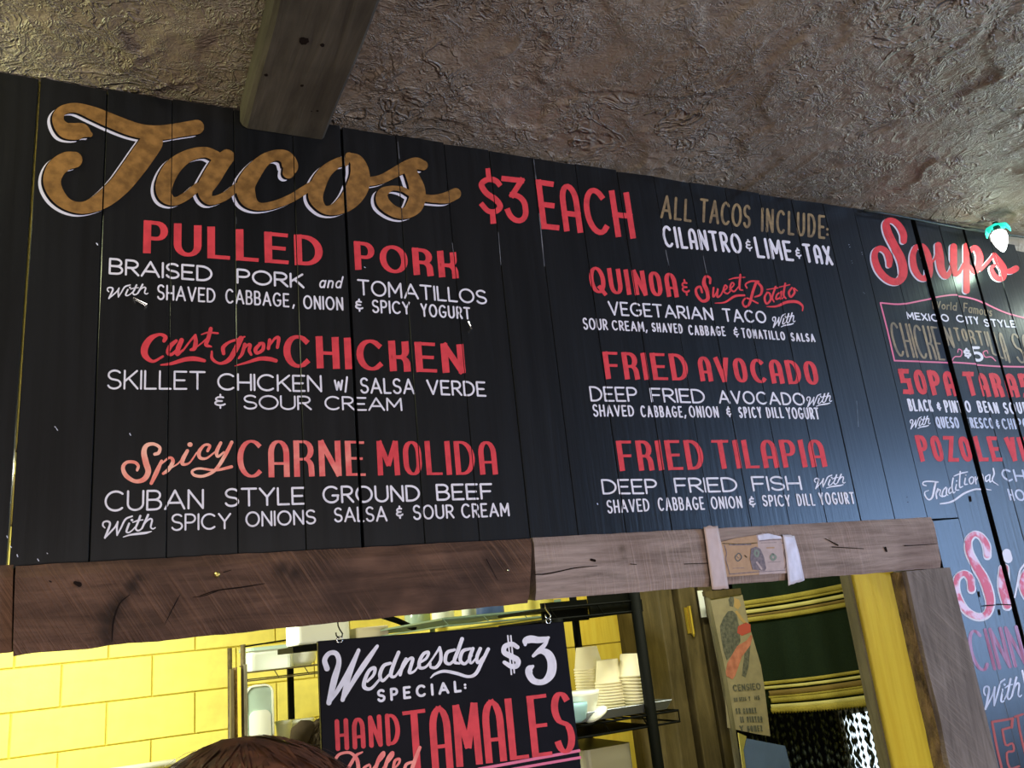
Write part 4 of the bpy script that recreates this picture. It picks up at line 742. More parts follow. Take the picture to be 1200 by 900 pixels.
# ------------------------------------------------------------------ ceiling beam
ba, bb = P(281, 154, WY), P(379, 161, WY); zbm = (ba.z+bb.z)/2
bm = bmesh.new(); xs0, xs1 = ba.x, bb.x; n = 40; rows = []
for i in range(n+1):
    y = WY-.002-(WY+3.4)*(i/n)**2; e = noise.noise(Vector((y*6, 0, 3)))*.003; r = .010
    rows.append([bm.verts.new(p) for p in ((xs0+e, y, ZC+.001), (xs0+e, y, zbm+r), (xs0+e+r*.35, y, zbm+r*.35), (xs0+e+r, y, zbm), (xs1-r*.4+e, y, zbm), (xs1+e, y, zbm+r*.4), (xs1+e, y, ZC+.001))])
for q, s in zip(rows, rows[1:]):
    for k in range(6): bm.faces.new((q[k], q[k+1], s[k+1], s[k]))
bm.faces.new(rows[0][::-1]); bm.faces.new(rows[-1])
beam = struct('trim_4', bm, 'beam'); beam['label'] = 'old wooden ceiling beam meeting the menu wall'
def knot(px, py, r, irr=.25):
    # knots sit on the underside of the beam
    rr = Vector((px-600, py-450, FPX)); d = Vector((rr.dot(AU), rr.dot(AN), rr.dot(AV))); t = (zbm-.0006-EYE)/d.z; c = Vector((d.x*t, d.y*t, zbm-.0006)); bm = bmesh.new(); rg = random.Random(int(px))
    ring = [bm.verts.new(c+Vector((math.cos(a)*r*rg.uniform(1-irr, 1+irr), math.sin(a)*r*1.2*rg.uniform(1-irr, 1+irr), 0))) for a in (2*pi*k/14 for k in range(14))]
    bm.faces.new(ring); obj('knot', bm, 'crack', beam)
for k_ in ((356, 48, .0062), (378, 53, .0028), (312, 88, .0026), (354, 100.5, .0024), (372, 130, .0020), (398, 129, .0012) if False else (365, 130.5, .0011)): knot(*k_)

# ------------------------------------------------------------------ banknote and tape
def flat(name, pts, m, parent=None, Y=HY, th=.0004, lift=0, **k):
    bm = bmesh.new(); pp = [P(x, y, Y-lift) for x, y in pts]; prism(bm, pp, (0, th, 0)); bmesh.ops.recalc_face_normals(bm, faces=bm.faces); return obj(name, bm, m, parent, **k)
NY = HY-.003
bn = root('banknote', P(885, 660, NY), 'creased one dollar banknote taped to the grey header board', 'banknote')
org_ = (830, 610); k10 = 10.0
def n10(l): return [(830+x/k10, 610+y/k10) for x, y in l]
flat('note_paper', n10([(110, 260), (330, 205), (560, 170), (580, 240), (600, 632), (300, 655), (150, 660)]), 'note_tan', bn, NY)
flat('note_paper', n10([(558, 170), (640, 150), (860, 185), (960, 230), (960, 615), (760, 622), (598, 634), (578, 240)]), 'note_pale', bn, NY)
def nline(l, wd, m='note_ink', lift=.0006):
    ik = Ink(NY); ik.spline([(830+x/k10, 610+y/k10, wd/k10) for x, y in l]); return ik.build('note_print', m, bn, None, lift, cut=False)
nline([(170, 268), (400, 275), (570, 262)], 12, 'bark'); nline([(250, 285), (350, 284), (500, 280)], 14); nline([(600, 240), (720, 228), (850, 222)], 9); nline([(620, 262), (800, 258)], 5)
nline([(190, 290), (215, 380), (205, 450), (235, 560), (250, 630)], 9); nline([(250, 628), (450, 612), (600, 600)], 10, 'note_ink'); nline([(600, 600), (760, 592), (920, 580)], 6)
nline([(350, 385), (315, 430), (345, 475), (390, 435), (370, 388), (350, 385)], 12, 'ink'); nline([(335, 420), (360, 440)], 6, 'ink'); nline([(430, 410), (450, 430)], 14, 'bark'); nline([(290, 560), (420, 555)], 5)
flat('note_print', n10([(500, 330), (560, 305), (610, 330), (655, 430), (680, 560), (660, 590), (520, 575), (490, 450)]), 'note_ink', bn, NY, .0001, .0007)
nline([(555, 345), (545, 390), (575, 420), (590, 370), (560, 345)], 24, 'note_green', .0010); nline([(570, 490), (600, 530), (625, 568)], 22, 'note_pale', .0010)
nline([(755, 395), (735, 430), (760, 462), (792, 430), (765, 398)], 26, 'note_green'); nline([(690, 320), (770, 318)], 16, 'note_tan'); nline([(700, 490), (850, 480)], 5); nline([(860, 260), (905, 280), (890, 380), (915, 480), (900, 560)], 9)
flat('note_crease', n10([(580, 175), (700, 150), (850, 188), (870, 210), (720, 215), (590, 232)]), 'tapeW', bn, NY, .0001, .0007)
def tape(pts, m, label, Y, seed):
    """strip of tape with ragged torn ends, slightly wrinkled"""
    L, Rt = pts; bm = bmesh.new(); rg = random.Random(seed); n = 16; rows = []
    for i in range(n+1):
        t = i/n*(len(L)-1); k = min(int(t), len(L)-2); f = t-k
        a = Vector(L[k]).lerp(Vector(L[k+1]), f); b = Vector(Rt[k]).lerp(Vector(Rt[k+1]), f); row = []
        for j in range(7):
            u = j/6; q = a.lerp(b, u); dz = rg.uniform(-.8, .8) if i in (0, n) else 0
            row.append(bm.verts.new(P(q.x, q.y+dz, Y-.0006-abs(noise.noise(Vector((q.x*.25, q.y*.08, seed))))*.0016)))
        rows.append(row)
    for q, s in zip(rows, rows[1:]):
        for k in range(6): bm.faces.new((q[k], s[k], s[k+1], q[k+1]))
    o = obj('masking_tape', bm, m, None, smooth=True, origin=P(*pts[0][len(L)//2], Y)); tag(o, label, 'tape')
    so = o.modifiers.new('thick', 'SOLIDIFY'); so.thickness = .0003; return o
tape(([(824.5, 617), (829, 650), (834.5, 691)], [(841, 616), (848, 650), (854, 690)]), 'tape', 'tan strip of masking tape over the left end of the banknote', NY-.001, 2)
tape(([(917, 626), (921, 652), (924, 686)], [(931, 628), (937, 650), (943, 680)]), 'tapeW', 'whitish crumpled tape over the right end of the banknote', NY-.001, 6)

# ------------------------------------------------------------------ hanging Wednesday special sign
SY = WY-.004
sg = root('hanging_sign', P(518, 738, SY), 'black hand-lettered WEDNESDAY SPECIAL $3 tamales sign hung under the header', 'sign')
tl, tr = (372.7, 751.3), (660.8, 728.3)
bm = bmesh.new(); A_, B_ = P(*tl, SY), P(*tr, SY); br_, bl_ = P(688, 955, SY), P(378.5, 978, SY)
bm2 = [A_, B_, Vector((B_.x+.001, SY, bl_.z)), Vector((A_.x, SY, bl_.z))]
prism(bm, bm2, (0, .009, 0)); bmesh.ops.recalc_face_normals(bm, faces=bm.faces); obj('board', bm, 'signback', sg, bevel=.001)
wed = [[(75, 248, 38), (60, 190, 34), (92, 146, 30), (138, 150, 34), (155, 210, 34), (125, 320, 44), (88, 478, 34)], [(88, 478, 20), (150, 390, 30), (220, 270, 34), (287, 125, 22)], [(287, 125, 24), (240, 250, 30), (205, 360, 34), (180, 458, 28)], [(180, 458, 20), (260, 320, 32), (340, 200, 36), (412, 98, 22)],
       [(345, 335, 16), (388, 290, 20), (395, 245, 24), (360, 260, 24), (330, 320, 26), (325, 372, 28), (370, 382, 20), (430, 318, 16)], [(500, 212, 20), (455, 230, 24), (430, 290, 26), (448, 330, 20), (492, 290, 16)], [(555, 140, 24), (520, 225, 26), (503, 292, 26), (532, 300, 16), (575, 240, 12)], [(605, 185, 24), (582, 230, 24), (565, 290, 22)], [(575, 262, 12), (620, 190, 18), (650, 182, 22), (635, 240, 24), (628, 276, 22), (662, 265, 14), (695, 220, 12)],
       [(695, 210, 14), (740, 180, 18), (755, 140, 20), (722, 150, 22), (695, 200, 24), (697, 242, 24), (740, 235, 16), (790, 170, 12)], [(780, 185, 12), (830, 108, 16)], [(830, 108, 20), (838, 150, 22), (835, 200, 24), (805, 240, 22), (770, 238, 18), (768, 212, 14)], [(930, 122, 18), (880, 142, 24), (868, 200, 24), (900, 216, 20), (945, 170, 14)], [(980, 50, 26), (952, 130, 26), (928, 200, 24), (962, 215, 14)],
       [(1035, 115, 18), (985, 132, 24), (968, 190, 24), (1000, 216, 20), (1045, 160, 14)], [(1052, 115, 24), (1030, 180, 24), (1042, 212, 16), (1082, 170, 12)], [(1102, 115, 24), (1080, 170, 24), (1085, 210, 18), (1122, 170, 14)], [(1155, 118, 24), (1110, 210, 24), (1072, 282, 24), (1020, 302, 20), (940, 280, 22), (860, 266, 20), (800, 284, 16), (770, 310, 8)]]
shaded(wed, (370, 740), 5.714, sg, 'white script Wednesday', 'white', [], Y=SY, cut=False)
def sline(words, m, label, **k):
    ik = Ink(SY)
    for wd in words:
        kk = dict(k)
        if isinstance(wd[-1], dict): kk.update(wd[-1]); wd = wd[:-1]
        ik.word(*wd, **kk)
    return ik.build('lettering', m, sg, label, cut=False)
sline([('SPECIAL', 441.8, 540.6, 808, 823.5, 797, 811), (':', 543.5, 547, 798, 809, 798, 809)], 'white', 'white word SPECIAL:', wv=3.0, gap=8.5)
ik = Ink(SY); o_ = (570, 720); s_ = 8.185
ik.spline([(298, 315, 40), (245, 285, 46), (178, 308, 48), (172, 365, 50), (238, 402, 56), (300, 440, 54), (292, 492, 48), (238, 498, 48), (172, 460, 36)], org=o_, sc=s_)
for q in ([(205, 205, 15), (240, 575, 15)], [(234, 205, 15), (268, 560, 15)]): ik.spline(q, org=o_, sc=s_)
ik.spline([(372, 290, 30), (378, 255, 66), (425, 238, 72), (500, 245, 62), (560, 238, 52), (596, 222, 26)], org=o_, sc=s_); ik.spline([(592, 225, 24), (560, 290, 40), (500, 350, 44), (450, 398, 30)], org=o_, sc=s_)
ik.spline([(450, 395, 24), (520, 352, 50), (590, 378, 76), (628, 460, 86), (618, 570, 84), (550, 645, 56), (460, 640, 60), (412, 580, 66), (412, 525, 68), (445, 498, 30)], org=o_, sc=s_)
ik.build('lettering', 'white', sg, 'white price $3', cut=False)
sline([('HAND', 392.7, 468.7, 844, 879.5, 835.5, 872)], 'red', 'red word HAND', wv=5.4, wh=3.6, rnd=True)
ik = Ink(SY); ik.word('TAMALES', 473.5, 672, 834, 907, 809.5, 881, wv=8.2, wh=4.2, cap='square', rnd=True, gap=11.5)
ik.build('lettering', 'red', sg, 'tall red word TAMALES', cut=False)
ik = Ink(SY); ik.spline([(560, 901.5, 3.4), (620, 890.5, 3.4), (680, 879.5, 3.4)], 'butt'); ik.spline([(560, 909, 3.2), (620, 898, 3.2), (681, 887.5, 3.2)], 'butt'); ik.build('lettering', 'pinkgrad', sg, 'double pink underline', cut=False)
rol = [[(95, 640, 30), (88, 560, 30), (120, 490, 26), (180, 465, 24), (235, 470, 26), (285, 520, 34), (300, 600, 34), (295, 660, 30)], [(335, 460, 14), (280, 490, 26), (235, 560, 30), (190, 640, 30)], [(395, 570, 20), (350, 600, 26), (345, 650, 26), (400, 640, 20), (405, 580, 18)], [(430, 600, 14), (515, 500, 26), (520, 462, 24), (480, 520, 34), (440, 640, 30)], [(500, 620, 14), (595, 500, 26), (598, 462, 24), (560, 520, 34), (520, 640, 30)], [(600, 620, 14), (655, 560, 20), (660, 520, 22), (620, 540, 26), (605, 620, 26)], [(780, 545, 22), (720, 570, 28), (700, 640, 28)], [(840, 420, 30), (800, 520, 34), (760, 640, 34)]]
shaded(rol, (380, 820), 7.5, sg, 'red script Rolled cut by the photo edge', 'spicy_r', [], Y=SY-.0006, cut=False)
# hooks
def hook(p, label, dark=False):
    a = P(*p, SY-.001); bm = bmesh.new(); z = a.z
    r_ = root('screw_hook', a, label, 'hook', 'hooks carrying the hanging sign')
    pts = [a+Vector((0, .004, .016)), a+Vector((0, .002, .008)), a+Vector((.001, -.002, .003)), a+Vector((.004, -.003, -.002)), a+Vector((.003, -.003, -.006)), a+Vector((-.001, -.003, -.007)), a+Vector((-.004, -.003, -.004)), a+Vector((-.0045, -.003, 0))]
    tube(bm, pts, .0009, 7); obj('hook', bm, 'blackmetal' if dark else 'metal', r_, smooth=True)
    bm = bmesh.new(); c2 = a+Vector((0, -.002, -.009)); tube(bm, [c2+Vector((math.cos(t)*.0038, 0, math.sin(t)*.0038)) for t in (2*pi*k/14 for k in range(15))], .0008, 6); e_ = obj('screw_eye', bm, 'metal', r_, smooth=True); e_.parent = [o for o in r_.children if o.name.startswith('hook')][0]
hook((397, 741), 'hook and screw eye at the left of the hanging sign', True); hook((641, 720), 'bright hook and screw eye at the right of the hanging sign')

# ------------------------------------------------------------------ string light
def bulb(px, py, label, real=True):
    c = P(px, py, WY-.050); r_ = root('string_light_bulb', c, label, 'bulb')
    bm = bmesh.new(); lathe(bm, c+Vector((0, 0, -.058)), [(.0015, 0), (.006, .005), (.0125, .018), (.0165, .032), (.0155, .044), (.010, .050)], 20); obj('glass', bm, 'lamp', r_, smooth=True)
    bm = bmesh.new(); lathe(bm, c+Vector((0, 0, -.009)), [(.007, 0), (.0075, .008), (.006, .022)], 14); obj('socket', bm, 'wire', r_, smooth=True)
    for k in range(5):
        a = 2*pi*k/5+.5; d = Vector((math.cos(a), math.sin(a), 0)); s = Vector((-d.y, d.x, 0)); bm = bmesh.new()
        pr = [(0.004, .004, .004), (.012, .006, .009), (.019, .003, .010), (.024, -.006, .007), (.0255, -.014, .002)]
        A = [bm.verts.new(c+d*r-s*w_+Vector((0, 0, h))) for r, h, w_ in pr]; B = [bm.verts.new(c+d*r+s*w_+Vector((0, 0, h))) for r, h, w_ in pr]
        for i in range(4): bm.faces.new((A[i], A[i+1], B[i+1], B[i]))
        o = obj('leaf', bm, 'leaf', r_, smooth=True); so = o.modifiers.new('t', 'SOLIDIFY'); so.thickness = .0012
    l = bpy.data.lights.new('bulb_light', 'POINT'); l.energy = 0.6; l.color = (0.72, 1.0, 0.78); l.shadow_soft_size = .016
    lo = bpy.data.objects.new('bulb_light', l); C.objects.link(lo); lo.location = (0.0, 0, -.075); lo.parent = r_
    return c
bc = bulb(1168, 267, 'glowing white bulb with green plastic leaves over the word Soups')
cl_ = Vector((-0.62, WY-.022, bc.z)); 
def bulb_at(c, label, power):
    # same bulb further along the cord, left of the frame
    src = [o for o in C.objects if o.name.startswith('string_light_bulb')][0]
    o = copy_tree(src, c); o['label'] = label
    for ch in o.children:
        if ch.type == 'LIGHT': ch.data = ch.data.copy(); ch.data.energy = power; ch.data.color = (0.95, 1.0, 0.55) if power > 7 else (0.85, 1.0, 0.85)
bulb_at(Vector((-0.44, WY-.06, bc.z)), 'lit bulb with green leaves left of the gold Tacos lettering, outside the photo', 9.0)
bulb_at(Vector((2.25, WY-.10, bc.z)), 'lit bulb with green leaves further right along the cord, outside the photo', 6.0)
bm = bmesh.new(); pts = []
for k in range(61):
    x = -0.9+k*.06; y = WY-.014; zz = ZC-.016+.010*math.sin(x*5) if x < 1.35 else ZC-.008
    pts.append((x, y, zz))
pts = [(x, WY-.012, ZC-.012-(.006 if x > 1.5 else 0)*math.sin((x-1.5)*6)) for x in [1.40+.05*k for k in range(30)]]
tube(bm, pts, .0022, 6)
tube(bm, [(x, WY-.016, ZC-.017+(x-1.7)*.004*math.cos(x*9)) for x in [1.70+.05*k for k in range(24)]], .0020, 6)
o = obj('light_cord', bm, 'wire', None, smooth=True, origin=(1.7, WY-.012, ZC-.012)); tag(o, 'dark green cord of the string light along the top of the boards', 'cord')

# ------------------------------------------------------------------ kitchen: right hand rack with cups
def wire_shelf(bm, x0, x1, y0, y1, z, r=.0022, pitch=.025, along='Y', lip=.03):
    for zz in (z, z-lip):
        for a, b in (((x0, y0), (x1, y0)), ((x0, y1), (x1, y1)), ((x0, y0), (x0, y1)), ((x1, y0), (x1, y1))): tube(bm, [(a[0], a[1], zz), (b[0], b[1], zz)], .003, 5)
    if along == 'Y':
        n = int((x1-x0)/pitch)
        for i in range(n+1): x = x0+(x1-x0)*i/n; tube(bm, [(x, y0, z), (x, y1, z)], r, 4)
    else:
        n = int((y1-y0)/pitch)
        for i in range(n+1): y = y0+(y1-y0)*i/n; tube(bm, [(x0, y, z), (x1, y, z)], r, 4)
    m_ = max(2, int((x1-x0)/.12))
    for i in range(m_+1):
        x = x0+(x1-x0)*i/m_; tube(bm, [(x, y0, z), (x+.02 if i < m_ else x, y0, z-lip)], r, 4)
RY0, RY1 = 2.20, 2.56
pR = P(753, 765, RY0); RX1 = P(795, 834, RY0).x; RX0 = 1.13
rack = root('wire_rack', (RX0, RY0, 0), 'black wire rack with paper cups behind the hanging sign', 'shelf')
zsh = P(735, 842, RY0).z; ztop = P(700, 708, RY0).z
for x, y in ((pR.x, RY0), (pR.x-.01, RY1), (RX0+.02, RY0), (RX0+.02, RY1)):
    bm = bmesh.new(); tube(bm, [(x, y, 0), (x, y, ztop+(.05 if x > 1.3 else -.03))], .0165 if y == RY0 else .0125, 10)
    obj('post', bm, 'blackmetal', rack, smooth=True)
for zz, lb in ((ztop, 'top'), (zsh, 'cup'), (zsh-.42, 'low'), (zsh-.85, 'low')):
    bm = bmesh.new(); wire_shelf(bm, RX0, RX1 if zz == zsh else pR.x+.02, RY0, RY1, zz, along='Y', pitch=.03)
    obj('shelf', bm, 'blackmetal', rack)
bm = bmesh.new(); box(bm, (RX0, RY0+.02, ztop-.004), (pR.x+.01, RY1, ztop+.004)); obj('shelf_sheet', bm, 'blackmetal', rack)
bm = bmesh.new(); box(bm, (RX0, RY0+.03, zsh-.035), (pR.x+.02, RY1, zsh-.03)); obj('shelf_sheet', bm, 'blackmetal', rack)  # black sheet standing in for the shade under the cup shelf
for (pa, pb, ya, yb, Yk) in ((690, 752, 700, 720.5, RY0+.01), (634, 691, 700, 729, RY0+.12)):
    a_, b_ = P(pa, ya, Yk), P(pb, yb, Yk); c_ = P((pa+pb)/2, yb, Yk)
    obj('shelf_edge', bx((a_.x, Yk, c_.z), (b_.x, Yk+.012, c_.z+.06)), 'blackmetal', rack)
# sheet tray on the cup shelf
tz = zsh+.006; tx0 = P(655, 845, RY0+.02).x; tx1 = P(785, 828, RY0+.02).x
t_ = bmesh.new(); pts0 = [(tx0+.012, RY0+.02), (tx1-.012, RY0+.02), (tx1-.012, RY1-.03), (tx0+.012, RY1-.03)]; pts1 = [(tx0, RY0+.004), (tx1, RY0+.004), (tx1, RY1-.014), (tx0, RY1-.014)]
a = [t_.verts.new((x, y, tz)) for x, y in pts0]; b = [t_.verts.new((x, y, tz+.024)) for x, y in pts1]; t_.faces.new(a)
for k in range(4): t_.faces.new((a[k], a[(k+1) % 4], b[(k+1) % 4], b[k]))
tr_ = obj('sheet_tray', t_, 'tray', None, origin=(tx0, RY0, tz)); so = tr_.modifiers.new('t', 'SOLIDIFY'); so.thickness = .002; tag(tr_, 'dull aluminium sheet tray under the paper cups', 'tray')
# cups, mouth down, nested: every cup of a stack is a cup
def cup_mesh():
    bm = bmesh.new(); lathe(bm, (0, 0, 0), [(.0440, 0), (.0470, .0012), (.0470, .0052), (.0435, .0066), (.0325, .0655), (.0312, .067), (.0298, .066), (.028, .0645)], 26)
    me = bpy.data.meshes.new('paper_cup'); bm.to_mesh(me); bm.free(); me.materials.append(MT['cup']); me.polygons.foreach_set('use_smooth', [True]*len(me.polygons)); return me
cm = cup_mesh(); first = None
for si, (px, yb, Yd, top, nm, grp, tilt) in enumerate(((695, 824, 2.40, 757, 'left', 'cups in the left stack', 0), (719, 832, 2.32, 772, 'middle', 'cups in the middle stack', 0), (749, 829, 2.28, 765, 'right', 'cups in the right stack', -.10))):
    base = P(px, yb, Yd); zt_ = P(px, top, Yd).z; base.z = tz+.003; H_ = zt_-base.z; n = max(3, int(round((H_-.067)/.0080))+1); st_ = (H_-.067)/(n-1)
    for k in range(n):
        if first is None: o = bpy.data.objects.new('paper_cup', cm); first = o
        else: o = first.copy()
        C.objects.link(o); o.location = base+Vector((tilt*st_*k, 0, st_*k)); o.rotation_euler = (0, tilt, .3*k)
        ordn = ['lowest', 'second', 'third', 'fourth', 'fifth', 'sixth', 'seventh', 'eighth', 'ninth', 'tenth', 'eleventh', 'twelfth', 'thirteenth', 'fourteenth', 'fifteenth'][min(k, 14)]
        tag(o, ('topmost cream paper cup of the %s upside-down stack on the tray' % nm) if k == n-1 else 'cream paper cup, %s from the tray in the %s upside-down stack' % (ordn, nm), 'cup', grp)
bm = bmesh.new(); c = P(678, 822, 2.25); c.z = tz+.004; lathe(bm, c, [(.030, 0), (.045, .02), (.060, .065), (.062, .075)], 24); o = obj('plastic_tub', bm, 'whiteplastic', None, smooth=True, origin=c); tag(o, 'white rounded tub beside the left stack of cups', 'tub')
bm = bmesh.new(); c = P(672, 838, 2.215); c.z = tz+.004; lathe(bm, c, [(.020, 0), (.034, .008), (.042, .040), (.042, .05)], 20); o = obj('plastic_bowl', bm, 'blueplastic', None, smooth=True, origin=c); tag(o, 'pale blue bowl at the left end of the tray', 'bowl')
bm = bmesh.new(); c = P(699, 834, 2.22); c.z = tz+.012; lathe(bm, (0, 0, 0), [(.034, 0), (.036, .004), (.034, .008), (.020, .016)], 24); bmesh.ops.rotate(bm, verts=bm.verts, cent=(0, 0, 0), matrix=Matrix.Rotation(-.5, 3, 'Y')); bmesh.ops.translate(bm, verts=bm.verts, vec=c); o = obj('cup_lid', bm, 'whiteplastic', None, smooth=True, origin=c); tag(o, 'white dome lid leaning in front of the cups', 'lid')
# grey container on the lower shelf
c0, c1 = P(684, 880, RY0+.05), P(742, 880, RY0+.05)
bm = bmesh.new(); rbox(bm, (c0.x, RY0+.05, zsh-.42+.003), (c1.x, RY1-.05, c0.z), .02); o = obj('steel_container', bm, 'steelgrey', None, origin=(c0.x, RY0+.05, zsh-.42)); tag(o, 'grey container on the shelf below the cups', 'container')

# rack running back along the side wall, green wire shelf seen from below
GX1 = 1.40; gz = EYE+.078
g = root('green_wire_rack', (.95, 2.66, 0), 'green coated wire rack running deep into the kitchen above the sign', 'shelf')
bm = bmesh.new(); wire_shelf(bm, .98, GX1, 2.66, 3.95, gz, r=.0018, pitch=.014, along='X', lip=.022); obj('shelf', bm, 'greenwire', g)
obj('shelf_sheet', bx((.99, 2.67, gz+.002), (GX1-.01, 3.94, gz+.005)), 'greenwire', g)
for x, y in ((GX1, 2.66), (GX1, 3.95), (.98, 3.95)):
    bm = bmesh.new(); tube(bm, [(x, y, 0), (x, y, gz+.03)], .0125, 10); obj('post', bm, 'greenwire', g, smooth=True)
bm = bmesh.new(); wire_shelf(bm, .98, GX1, 2.66, 3.95, gz-.6, r=.0018, pitch=.03, along='X', lip=.022); obj('shelf', bm, 'greenwire', g)
for (px, py, Yd, rr, hh, m, nm, lb) in ((520, 730, 3.3, .045, .15, 'whiteplastic', 'jar', 'bright white jar on the green shelf above the sign, left one'), (551, 722, 3.0, .03, .13, 'whiteplastic', 'jar', 'narrow bright jar on the green shelf above the sign'), (575, 722, 2.85, .05, .11, 'panel', 'jar', 'dark jar on the green shelf beside the narrow bright one'), (490, 736, 3.9, .06, .13, 'clear', 'jar', 'greenish clear jar at the far end of the green shelf')):
    c = P(px, py, Yd); c.z = gz+.002; bm = bmesh.new(); lathe(bm, c, [(rr*.9, 0), (rr, .01), (rr, hh*.75), (rr*.7, hh*.86), (rr*.7, hh)], 22); o = obj(nm, bm, m, None, smooth=True, origin=c); tag(o, lb, 'jar')
# ------------------------------------------------------------------ kitchen: left rack against the block wall
LY0, LY1 = 4.05, 4.50
lr = root('chrome_wire_rack', (P(285, 800, LY0).x, LY0, 0), 'wire shelf rack with tubs against the yellow block wall', 'shelf')
lx0 = P(285, 790, LY0).x; lx1 = P(425, 790, LY0).x; lz1 = P(330, 784, LY0).z-.0; lz2 = P(330, 872, LY0).z
for x, y in ((lx0, LY0), (lx1, LY0), (lx0, LY1), (lx1, LY1)):
    bm = bmesh.new(); tube(bm, [(x, y, 0), (x, y, lz1+.12)], .011, 8); obj('post', bm, 'rust', lr, smooth=True)
for zz in (lz1, lz2, lz2-.5, lz2-1.0):
    bm = bmesh.new(); wire_shelf(bm, lx0, lx1, LY0, LY1, zz, pitch=.04, along='Y', lip=.035); obj('shelf', bm, 'rust', lr)
bm = bmesh.new(); tube(bm, [(lx0, LY0, lz1+.11), (lx0+.32, LY0, lz1+.13)], .004, 6); tube(bm, [(lx0, LY0, lz1+.11), (lx0, LY0, lz1)], .004, 6); obj('rail', bm, 'blackmetal', lr)
xm = P(340, 800, LY1+.04).x; bm = bmesh.new(); box(bm, (xm-.013, LY1+.02, 0), (xm+.015, LY1+.05, lz1)); o = struct('trim_5', bm, 'blackmetal'); o['label'] = 'dark upright pipe cover behind the tubs'
# bundle of worn wood strips at the rack corner
rg = random.Random(4)
bu = root('board_bundle', (P(279, 800, 3.95).x, 3.95, 0), 'bundle of worn wooden slats standing at the left end of the rack', 'slats')
for k, px in enumerate((271.5, 275.5, 279.5, 283.5, 287)):
    a = P(px, 785+rg.uniform(-2, 2)-(k*1.2), 3.95); bm = bmesh.new(); box(bm, (a.x-.0065, 3.93+.01*(k % 2), 0), (a.x+.0065, 3.97+.01*(k % 2), a.z)); obj('slat', bm, ('olive', 'bark', 'yellowwood', 'olive', 'greywood')[k], bu)
def onsh(px0, px1, Y, zb, py_top): return P(px0, 780, Y).x, P(px1, 780, Y).x, P((px0+px1)/2, py_top, Y).z
a, b, t = onsh(290, 344, 4.12, lz1, 757); bm = bmesh.new(); rbox(bm, (a, 4.10, lz1+.004), (b, 4.36, t-.015), .03); tb = root('storage_bin', (a, 4.1, lz1), 'translucent lidded bin on the top shelf of the left rack', 'bin'); obj('body', bm, 'plastic', tb, smooth=False)
bm = bmesh.new(); rbox(bm, (a-.008, 4.092, t-.015), (b+.008, 4.368, t), .034); obj('lid', bm, 'clear', tb)
c = P(354, 774, 4.2); c.z = lz1+.004; bm = bmesh.new(); hh = P(354, 748, 4.2).z-c.z; lathe(bm, c, [(.040, 0), (.062, .02), (.068, hh*.55), (.060, hh*.85), (.035, hh)], 24); o = obj('round_tub', bm, 'whiteplastic', None, smooth=True, origin=c); tag(o, 'round white tub right of the translucent bin', 'tub')
# tall rounded container with white contents
a, b, t = onsh(289, 319, 4.14, lz2, 804); ja = root('tall_container', (a, 4.14, lz2), 'tall clear container half full of white on the lower shelf', 'container')
bm = bmesh.new(); cx = (a+b)/2; hw = (b-a)/2; z0 = lz2+.004
def rrect(x0, x1, za, zb, r, seg=6):
    pts = []
    for cx_, cz_, s in ((x1-r, zb-r, 0), (x0+r, zb-r, 90), (x0+r, za+r, 180), (x1-r, za+r, 270)):
        for k in range(seg+1): q = math.radians(s+90*k/seg); pts.append((cx_+r*math.cos(q), cz_+r*math.sin(q)))
    return pts
prism(bm, [(x, 4.15, z_) for x, z_ in rrect(a, b, z0, t, .035)], (0, .14, 0)); bmesh.ops.recalc_face_normals(bm, faces=bm.faces); obj('shell', bm, 'clear', ja)
bm = bmesh.new(); prism(bm, [(x, 4.143, z_) for x, z_ in rrect(a+.010, b-.010, z0+.006, z0+(t-z0)*.58, .028)], (0, .02, 0)); bmesh.ops.recalc_face_normals(bm, faces=bm.faces); obj('contents', bm, 'whiteplastic', ja)
bm = bmesh.new(); ring = [(x, 4.148, z_) for x, z_ in rrect(a-.001, b+.001, z0, t+.002, .035)]; tube(bm, ring+[ring[0]], .005, 5); obj('rim', bm, 'whiteplastic', ja)
for k, (p0, p1, pt, Y_, lb) in enumerate(((324, 342, 845, 4.16, 'white tub with wavy top on the lower shelf'), (340, 368, 843, 4.22, 'wide white tub beside the cook on the lower shelf'))):
    a, b, t = onsh(p0, p1, Y_, lz2, pt); bm = bmesh.new(); lathe(bm, ((a+b)/2, Y_+.05, lz2+.004), [((b-a)*.42, 0), ((b-a)*.5, t-lz2-.02), ((b-a)*.53, t-lz2-.018), ((b-a)*.53, t-lz2-.004)], 22, sy=.8); o = obj('white_tub', bm, 'whiteplastic', None, smooth=True, origin=((a+b)/2, Y_+.05, lz2)); tag(o, lb, 'tub')
# white bin and lid showing above the sign
ub = root('upper_wall_shelf', (P(370, 745, 3.3).x, 3.3, EYE-.02), 'dark bracket shelf above the sign holding white boxes', 'shelf')
sx0, sx1 = P(343, 748, 3.3).x, P(470, 748, 3.3).x; usz = P(415, 751, 3.3).z
obj('board', bx((sx0, 3.3, usz-.02), (sx1, 3.62, usz)), 'blackmetal', ub)
bm = bmesh.new(); q0, q1 = P(446, 721, 3.28), P(487, 737, 3.28); tube(bm, [q0, q0.lerp(q1, .5)+Vector((0, 0, .004)), q1], .011, 8); obj('hose', bm, 'blackmetal', ub, smooth=True)
bm = bmesh.new(); a, b = P(347, 745, 3.34).x, P(411, 745, 3.34).x; rbox(bm, (a, 3.34, usz+.002), (b, 3.56, P(390, 724, 3.34).z), .02); o = obj('white_bin', bm, 'whiteplastic', None, origin=(a, 3.34, usz), bevel=.01); tag(o, 'white bin just above the left corner of the sign', 'bin')
